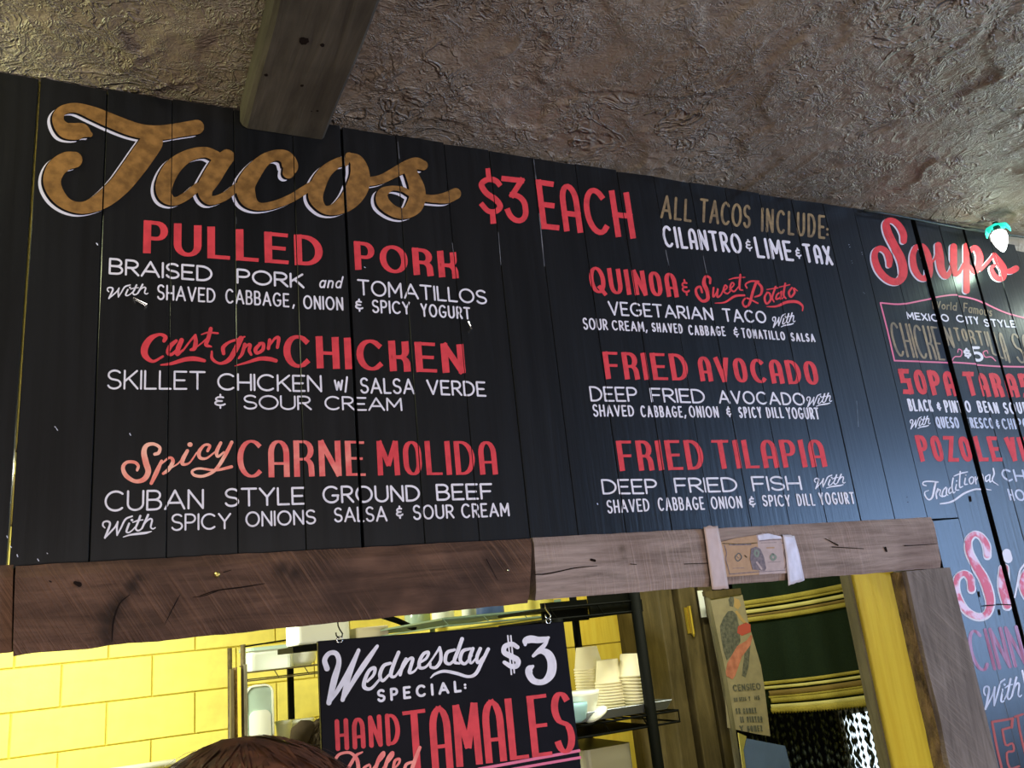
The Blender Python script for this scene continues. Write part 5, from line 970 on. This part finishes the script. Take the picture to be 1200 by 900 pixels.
bm = bmesh.new(); a, b = P(417, 740, 3.36).x, P(456, 740, 3.36).x; rbox(bm, (a, 3.36, usz+.002), (b, 3.54, P(437, 734, 3.36).z), .01); o = obj('food_box', bm, 'cup', None, origin=(a, 3.36, usz), bevel=.004); tag(o, 'cream box right of the white bin above the sign', 'box')
# white pipe low on the block wall
bm = bmesh.new(); q0, q1 = P(-120, 918, YB-.06), P(206, 888, YB-.06); tube(bm, [(q0.x, YB-.05, q1.z-.02), (q1.x, YB-.05, q1.z-.02)], .016, 12); o = obj('wall_pipe', bm, 'whiteplastic', None, smooth=True, origin=(q0.x, YB-.05, q1.z)); tag(o, 'white pipe running low along the yellow block wall', 'pipe')
# kitchen lamp fixtures; the doorway one goes with the added fill
for (x, y, wd) in ((-.6, 3.4, 1.3), (1.5, 1.85, 1.3)):
    kl = root('ceiling_lamp', (x, y, ZC), 'long kitchen tube lamp above the %s' % ('block wall side' if x < 0 else 'doorway side, added as fill'), 'lamp'); obj('housing', bx((x-wd/2, y-.1, ZC-.035), (x+wd/2, y+.1, ZC-.001)), 'whiteplastic', kl)

# ------------------------------------------------------------------ kitchen partition, door frame, poster, blanket, beads
PYa = 2.78
px1 = P(655, 760, PYa).x; xd0 = P(790, 760, PYa).x
wp = struct('wall_partition', bx((px1, PYa+.012, 0), (xd0+.02, PYa+.1, ZC)), 'mortar')
nbd = 14; hb = .145
for k in range(17):
    z0 = k*hb; obj('wall_board', bx((px1, PYa, z0+.002), (xd0+.02, PYa+.012, min(z0+hb-.002, ZC))), 'yellowwood', wp)
struct('wall_side_partition', bx((px1, PYa+.1, 0), (px1+.1, YB, ZC)), 'yellow')
DY = 2.48
door = root('door_1', (P(775, 760, DY).x, DY, 0), kind='structure', label='olive brown door frame with a brass hinge in the kitchen')
def vbar(name, pxa, pxb, Y, d, m, zt=None, z0=0, parent=door, yref=760, **k): return obj(name, bx((P(pxa, yref, Y).x, Y, z0), (P(pxb, yref, Y).x, Y+d, zt or 2.2)), m, parent, **k)
vbar('casing', 780, 797.5, DY+.02, .32, 'olive', bevel=.004); vbar('frame_recess', 797, 806, DY+.06, .2, 'bark'); vbar('jamb', 805, 826, DY, .2, 'olive', bevel=.006); vbar('stop', 826, 829.5, DY+.04, .1, 'gap'); vbar('door_edge', 829, 846, DY+.015, .04, 'olive', bevel=.003)
ha, hb_ = P(803, 712, DY), P(811, 742, DY); bm = bmesh.new(); tube(bm, [(ha.x+.012, DY-.006, hb_.z-.004), (ha.x+.012, DY-.006, ha.z+.004)], .0075, 10); tube(bm, [(ha.x+.012, DY-.006, hb_.z-.012), (ha.x+.012, DY-.006, hb_.z-.004)], [.003, .006], 8); box(bm, (ha.x-.008, DY-.003, hb_.z), (ha.x+.012, DY+.001, ha.z)); obj('hinge', bm, 'brass', door, smooth=False)
obj('strike_plate', bx((P(819.5, 705, DY-.004).x, DY-.004, P(828, 723, DY).z), (P(825.5, 705, DY-.004).x, DY-.0005, P(822, 692, DY).z)), 'whiteplastic', door)
# framed bullfight poster
PY_ = 2.42
ps = root('bullfight_poster', P(866, 760, PY_), 'faded bullfight poster with a pink cape beside the striped blanket', 'poster')
def pf(name, pts, m, lift, th=.0008, org=(825, 685), sc=9.0, lb=None):
    o = flat(name, [(x/sc+org[0], y/sc+org[1]) for x, y in pts], m, ps, PY_, th, lift)
    if lb: o['label'] = lb
    return o
pf('paper', [(60, 140), (405, 105), (470, 400), (600, 850), (640, 1100), (700, 1600), (520, 1570), (250, 1510), (200, 900), (120, 450)], 'paper', 0, .002)
pf('frame_rail', [(0, 75), (385, 38), (395, 100), (70, 150), (10, 120)], 'olive', .004, .012)
pf('frame_side', [(25, 110), (62, 140), (150, 560), (235, 950), (330, 1500), (400, 2000), (360, 2000), (285, 1500), (180, 900), (95, 480)], 'greywood', .003, .012)
pf('printed_jacket', [(255, 280), (300, 275), (345, 320), (372, 440), (385, 600), (300, 740), (240, 800), (205, 700), (180, 560), (168, 440), (205, 350)], 'ink', .0006, .0004, lb='dark jacket of the printed bullfighter')
pf('printed_head', [(258, 160), (280, 120), (312, 130), (318, 180), (305, 235), (270, 228)], 'ink', .0006, .0004)
pf('printed_face', [(318, 140), (370, 160), (390, 220), (360, 262), (320, 240)], 'skinprint', .0006, .0004)
pf('printed_arm', [(325, 280), (350, 275), (440, 395), (430, 420), (370, 360)], 'skinprint', .0008, .0004)
pf('printed_sash', [(360, 440), (440, 400), (490, 420), (495, 500), (400, 540), (350, 510)], 'redprint', .0008, .0004)
pf('printed_cape', [(495, 530), (512, 545), (490, 640), (400, 760), (330, 960), (300, 1000), (225, 960), (245, 830), (350, 650), (450, 590)], 'capeprint', .0010, .0004, lb='pink cape')
pf('printed_leg', [(430, 720), (490, 640), (470, 870), (440, 980), (400, 960)], 'ink', .0009, .0004)
def ptxt(txt, x0, x1, t0, b0, t1, b1, wv):
    ik = Ink(PY_); c = lambda x, y: (840+x/7.5, 780+y/7.5); X0, T0 = c(x0, t0); X1, T1 = c(x1, t1); B0 = c(x0, b0)[1]; B1 = c(x1, b1)[1]
    ik.word(txt, X0, X1, T0, B0, T1, B1, wv=wv, gap=wv*1.45); ik.build('printed_text', 'ink', ps, None, .0012, cut=False)
ptxt('CENSIEO', 140, 385, 168, 228, 150, 210, 1.5); ptxt('O SEIS E HS', 0, 0, 0, 1, 0, 1, 1) if False else None
ptxt('DOS', 150, 182, 282, 318, 280, 316, 1.1); ptxt('SEIS', 195, 260, 278, 315, 274, 311, 1.1); ptxt('Y', 280, 296, 272, 310, 271, 309, 1.1); ptxt('HS', 330, 378, 266, 304, 262, 300, 1.1)
ptxt('SR', 165, 208, 375, 425, 372, 422, 1.7); ptxt('GOMEZ', 230, 348, 375, 425, 368, 418, 1.7); ptxt('EL', 205, 238, 447, 502, 446, 500, 1.7); ptxt('PINTOR', 265, 402, 447, 500, 443, 497, 1.7); ptxt('Y', 200, 235, 526, 580, 525, 580, 1.7); ptxt('GOMEZ', 265, 402, 528, 582, 524, 580, 1.7)
_pap = [o for o in ps.children if o.name.startswith('paper')][0]
for o in list(ps.children):
    if o.name.startswith('printed'): o.parent = _pap
# striped blanket: cloth with gentle folds, stripes woven as bands of the cloth
BY = 2.62
bl = root('striped_blanket', P(940, 700, BY), 'dark blanket with yellow stripes across the kitchen doorway, green light tint in its colour', 'blanket')
def band(name, L, Rt, m, off=0.0, n=26, fringe=False):
    """L,Rt: (top px,y) and bottom at left and right ends"""
    (xl, tl_, bl__), (xr, tr__, br__) = L, Rt; bm = bmesh.new(); rows = []
    for i in range(n+1):
        t = i/n; x = xl+(xr-xl)*t; yt = tl_+(tr__-tl_)*t; yb = bl__+(br__-bl__)*t
        XX = P(x, yt, BY).x; wob = .012*math.sin(XX*17)+.004*math.sin(XX*47)
        sag = 1.3*math.sin(pi*t)
        ks = 7 if abs(yb-yt) > 20 else 2
        if fringe: yb += (1.6 if i % 2 else -1.0)
        ln = (x-243)/(yt+2904)
        rows.append([bm.verts.new(P(x+ln*((yt+(yb-yt)*k/ks)-yt), yt+(yb-yt)*k/ks+sag, BY+wob-off)) for k in range(ks+1)])
    for q, s in zip(rows, rows[1:]):
        for k in range(len(q)-1): bm.faces.new((q[k], s[k], s[k+1], q[k+1]))
    o = obj(name, bm, m, bl, smooth=True); so = o.modifiers.new('t', 'SOLIDIFY'); so.thickness = .004; so.offset = 0; return o
band('wool_field', (850, 640, 838), (1006, 620, 818), 'blanket', 0, 40); bl.children[-1]['label'] = 'dark wool, green light tint in its colour'
o820 = lambda x, y: (820+x/4.09, 680+y/4.09)
def bnd(xl, tl_, bl__, xr, tr__, br__, m, off): 
    a = o820(xl, tl_); b = o820(xl, bl__); c = o820(xr, tr__); d = o820(xr, br__); return band('stripe', (a[0], a[1], b[1]), (c[0], c[1], d[1]), m, off)
for args in ((205, 100, 122, 705, 12, 38, 'stripeY'), (205, 124, 136, 705, 40, 50, 'stripeY'), (205, 146, 164, 705, 62, 80, 'stripeP'), (205, 170, 182, 705, 88, 102, 'stripeO'), (205, 182, 204, 705, 104, 126, 'stripeY'),
             (300, 487, 504, 795, 425, 440, 'stripeY'), (300, 510, 524, 795, 452, 466, 'stripeP'), (330, 530, 556, 795, 474, 502, 'stripeO'), (330, 556, 566, 795, 502, 512, 'stripeY'), (340, 566, 588, 805, 512, 538, 'stripeY'), (340, 596, 616, 805, 550, 574, 'stripeP')):
    bnd(*args, .009)
a = o820(340, 612); b = o820(340, 634); c = o820(815, 570); d = o820(815, 600); band('fringe', (a[0], a[1], b[1]), (c[0], c[1], d[1]), 'stripeY', .010, 70, True)
bm = bmesh.new(); ra, rb = P(846, 636, BY), P(1012, 614, BY); tube(bm, [(ra.x, BY, ra.z), (rb.x, BY, ra.z)], .010, 8)
for xx in (ra.x+.05, rb.x-.05): tube(bm, [(xx, BY, ra.z), (xx, BY, ZC+.004)], .002, 5)
obj('hanging_rod', bm, 'olive', bl, smooth=True)
# bead curtain (countless strands): stuff
CY = 2.72; bm = bmesh.new(); rg = random.Random(9)
xa, xb_ = P(878, 850, CY).x, P(1045, 850, CY).x; ns = 50
tz0 = 1.9
me_b = []
for i in range(ns):
    x = xa+(xb_-xa)*i/(ns-1)+rg.uniform(-.003, .003); y = CY+rg.uniform(-.012, .012); z_ = EYE-.10
    while z_ > EYE-1.15:
        L_ = rg.choice((.028, .036, .05)) ; r = rg.uniform(.0060, .0085); v = []
        for k in range(5):
            t = 2*pi*k/5; v.append((math.cos(t)*r, math.sin(t)*r))
        top_ = bm.verts.new((x, y, z_)); bot = bm.verts.new((x, y, z_-L_)); mid = [bm.verts.new((x+p, y+q, z_-L_/2)) for p, q in v]
        for k in range(5): bm.faces.new((top_, mid[k], mid[(k+1) % 5])); bm.faces.new((bot, mid[(k+1) % 5], mid[k]))
        z_ -= L_+.001
o = obj('bead_curtain', bm, 'bead', None, smooth=True, origin=(xa, CY, EYE-.1)); tag(o, 'dark bead curtain under the striped blanket', 'bead curtain', kind='stuff')
bm = bmesh.new(); tube(bm, [(xa-.02, CY, EYE-.095), (xb_+.05, CY, EYE-.095)], .008, 8); o = obj('curtain_rod', bm, 'olive', None, smooth=True, origin=(xa, CY, EYE-.095)); tag(o, 'thin wooden rod carrying the bead curtain', 'rod')
# dark store room behind the beads with a daylit window
obj_sr = struct('wall_store_back', bx((px1+.1, 4.0, 0), (KX1, 4.06, ZC)), 'gap')
wx0, wx1 = P(993, 860, 3.96).x, P(1060, 860, 3.96).x; wz1, wz0 = P(1010, 835, 3.96).z, P(1010, 990, 3.96).z
w2 = struct('window_2', bx((wx0-.03, 3.97, wz0-.03), (wx1+.03, 3.995, wz1+.03)), 'greywood'); obj('pane', bx((wx0, 3.955, wz0), (wx1, 3.968, wz1)), 'skyglass', w2)
# blue-grey folded panel in front of the poster foot
YB_ = 2.30; c840 = lambda x, y: (840+x/7.5, 780+y/7.5)
bp_ = root('display_screen', P(895, 880, YB_), 'blue-grey flat screen back below the bullfight poster', 'screen')
flat('back_cover', [c840(262, 640), c840(600, 705), c840(650, 900), c840(690, 1400), c840(330, 1400), c840(235, 740)], 'panel', bp_, YB_, .02)
flat('corner_highlight', [c840(190, 590), c840(262, 622), c840(235, 740), c840(255, 900), c840(230, 900)], 'metal', bp_, YB_, .004, .002)  # highlight on the panel's corner, built as a bright strip
bm = bmesh.new(); a = P(895, 960, YB_+.02); tube(bm, [(a.x, YB_+.05, .9), (a.x, YB_+.03, a.z)], .014, 10); box(bm, (a.x-.12, YB_-.02, .88), (a.x+.12, YB_+.16, .9)); obj('stand', bm, 'blackmetal', bp_)
o = root('work_table', (1.5, 2.0, 0), 'low steel work table under the screen, below the photo edge', 'table'); obj('top', bx((1.45, 2.22, .86), (2.35, 2.40, .88)), 'steelgrey', o)
for x, y in ((1.47, 2.24), (2.33, 2.24), (1.47, 2.38), (2.33, 2.38)): obj('leg', bx((x-.012, y-.012, 0), (x+.012, y+.012, .86)), 'steelgrey', o)

# ------------------------------------------------------------------ people
def skin_obj(name, verts, edges, radii, m, parent, root_i=0, sub=1):
    me = bpy.data.meshes.new(name); b = BASE[parent]; me.from_pydata([Vector(v)-b for v in verts], edges, []); me.update()
    o = bpy.data.objects.new(name, me); C.objects.link(o); o.parent = parent; BASE[o] = b; me.materials.append(MT[m])
    md = o.modifiers.new('skin', 'SKIN'); md.use_smooth_shade = True
    for i, r in enumerate(radii): me.skin_vertices[0].data[i].radius = (r, r) if not isinstance(r, tuple) else r
    me.skin_vertices[0].data[root_i].use_root = True
    s = o.modifiers.new('sub', 'SUBSURF'); s.levels = sub; s.render_levels = sub; return o
def person(x, y, H, yaw, label, hair_m, shirt_m, hair_kind, seed, hands_fwd=.25):
    r_ = root('person', (x, y, 0), label, 'person'); h = H/7.5
    def w_(a, b, c): return Vector((x+a*math.cos(yaw)-b*math.sin(yaw), y+a*math.sin(yaw)+b*math.cos(yaw), c))   # a: right, b: forward
    V, E, Rd = [], [], []
    def add(p, r, prev=None):
        V.append(p); Rd.append(r)
        if prev is not None: E.append((prev, len(V)-1))
        return len(V)-1
    pel = add(w_(0, 0, H*.53), .115); wa = add(w_(0, .0, H*.60), .105, pel); ch = add(w_(0, .0, H*.71), .125, wa); sb = add(w_(0, -.01, H*.80), .095, ch); nk = add(w_(0, 0, H*.845), .052, sb); hd0 = add(w_(0, .015, H*.885), .070, nk); hd = add(w_(0, .01, H*.94), .086, hd0); tp = add(w_(0, 0, H*.978), .060, hd)
    nose = add(w_(0, .095, H*.915), .011, hd0)
    for s in (-1, 1): add(w_(s*.080, -.005, H*.925), .012, hd)
    for s in (-1, 1):
        shd = add(w_(s*.165, -.01, H*.805), .055, sb); el = add(w_(s*.225, .02, H*.625), .040, shd); wr_ = add(w_(s*.205, hands_fwd, H*.585), .026, el); pm = add(w_(s*.195, hands_fwd+.06, H*.58), .028, wr_)
        for f in range(4):
            k1 = add(w_(s*.195+(f-1.5)*.019, hands_fwd+.115, H*.578-.004), .0095, pm); k2 = add(w_(s*.195+(f-1.5)*.020, hands_fwd+.145+.006*(1.5-abs(f-1.5)), H*.578-.018), .0085, k1); add(w_(s*.195+(f-1.5)*.020, hands_fwd+.152, H*.578-.038), .0075, k2)
        t1 = add(w_(s*.195-s*.036, hands_fwd+.07, H*.577), .010, pm); add(w_(s*.195-s*.045, hands_fwd+.105, H*.575-.012), .0085, t1)
        hp = add(w_(s*.09, 0, H*.50), .085, pel); kn = add(w_(s*.10, .02, H*.28), .055, hp); an = add(w_(s*.10, 0, .085), .038, kn); add(w_(s*.105, .14, .035), .032, an)
    skin_obj('body', V, E, Rd, 'skin', r_)
    # shirt and trousers follow the body
    v2 = [V[0]+Vector((0, 0, H*.005)), V[2], V[3], V[3]+Vector((0, 0, H*.012)), V[1]]; e2 = [(0, 4), (4, 1), (1, 2), (2, 3)]; r2 = [.150, .145, .112, .07, .128]
    for s in (-1, 1):
        i = len(v2); v2 += [w_(s*.165, -.01, H*.808), w_(s*.205, .005, H*.70)]; e2 += [(2, i), (i, i+1)]; r2 += [.068, .058]
    skin_obj('shirt', v2, e2, r2, shirt_m, r_)
    v3 = [V[0]]; e3 = []; r3 = [.105]
    for s in (-1, 1):
        i = len(v3); v3 += [w_(s*.09, 0, H*.50), w_(s*.10, .02, H*.28), w_(s*.10, 0, .10)]; e3 += [(0, i), (i, i+1), (i+1, i+2)]; r3 += [.098, .072, .06]
    skin_obj('trousers', v3, e3, r3, 'denim', r_)
    # eyes and mouth
    for s in (-1, 1):
        bm = bmesh.new(); bmesh.ops.create_uvsphere(bm, u_segments=12, v_segments=8, radius=.012); bmesh.ops.translate(bm, verts=bm.verts, vec=w_(s*.032, .082, H*.932)); obj('eye', bm, 'whiteplastic', r_, smooth=True)
    bm = bmesh.new(); tube(bm, [w_(-.022, .083, H*.892), w_(0, .091, H*.891), w_(.022, .083, H*.892)], [.003, .005, .003], 6); obj('mouth', bm, 'redprint', r_, smooth=True)
    # hair: scalp cap plus strands
    rg = random.Random(seed); bm = bmesh.new(); hc = w_(0, -.012, H*.945)
    bmesh.ops.create_uvsphere(bm, u_segments=28, v_segments=18, radius=1)
    rx, ry, rz = (.101, .112, .098) if hair_kind == 'loose' else (.089, .102, .092)
    for v in bm.verts:
        d = v.co.copy(); n_ = 1+.05*noise.noise(d*4+Vector((seed, 0, 0)))
        a_, b_, c_ = d.x*rx*n_, d.y*ry*n_, d.z*rz*n_
        if d.y > .35 and d.z < .35: b_ = min(b_, .35*ry)*.9
        if d.z < -.55: c_ = -.55*rz
        v.co = w_(a_, b_, 0)-Vector((x, y, 0))+Vector((0, 0, c_))+Vector((w_(0, -.012, 0).x, w_(0, -.012, 0).y, H*.945))-Vector((0, 0, 0)) if False else w_(a_, b_-.012, H*.945+c_)
    cap_ = obj('hair', bm, hair_m, r_, smooth=True)
    bm = bmesh.new(); N_ = 1500 if hair_kind == 'loose' else 700
    for k in range(N_):
        th = rg.uniform(0, 2*pi); ph = rg.uniform(-.3, 1)**1; z_ = max(-.35, ph); q = math.sqrt(max(0, 1-z_*z_)); d = Vector((math.cos(th)*q, math.sin(th)*q, z_))
        if d.y > .45 and d.z < .4: continue
        pts = []; cur = th; zz = z_; ln = 7; fl = rg.uniform(.99, 1.14 if hair_kind == 'loose' else 1.02); sw = rg.uniform(-.10, .10)
        for j in range(ln):
            f = 1+ (fl-1)*j/ln+.012*math.sin(j*1.3+k)
            q = math.sqrt(max(0, 1-min(1, zz*zz))); pts.append(w_(math.cos(cur)*q*rx*f, math.sin(cur)*q*ry*f-.012, H*.945+zz*rz*f)); cur += sw; zz = max(-.97, zz-.085)
        wd = rg.uniform(.0009, .0022); prevv = None
        for j, p in enumerate(pts):
            o_ = Vector((math.sin(cur), -math.cos(cur), 0))*wd*(1-j/ln*.7); pair = (bm.verts.new(p-o_), bm.verts.new(p+o_))
            if prevv: bm.faces.new((prevv[0], prevv[1], pair[1], pair[0]))
            prevv = pair
    st_ = obj('hair_strands', bm, hair_m, r_); st_['kind'] = 'stuff'
    if hair_kind == 'bun':
        bm = bmesh.new(); bmesh.ops.create_uvsphere(bm, u_segments=20, v_segments=14, radius=.048)
        for v in bm.verts: v.co *= 1+.12*noise.noise(v.co*50)
        bmesh.ops.translate(bm, verts=bm.verts, vec=w_(.0, -.098, H*.972)); obj('hair_bun', bm, hair_m, r_, smooth=True)
    return r_
q = P(281, 868, .80)                  # crown of the customer's head
person(q.x, q.y, q.z/1.005, 0.15, 'person with auburn hair facing the counter, only the crown showing', 'hair_r', 'shirt_g', 'loose', 2, .06)
q = P(392, 842, 3.0)
person(q.x, q.y, q.z/1.0, -1.57, 'person with a dark hair bun working in the kitchen, half behind the sign', 'hair_d', 'shirt_c', 'bun', 5, .2)
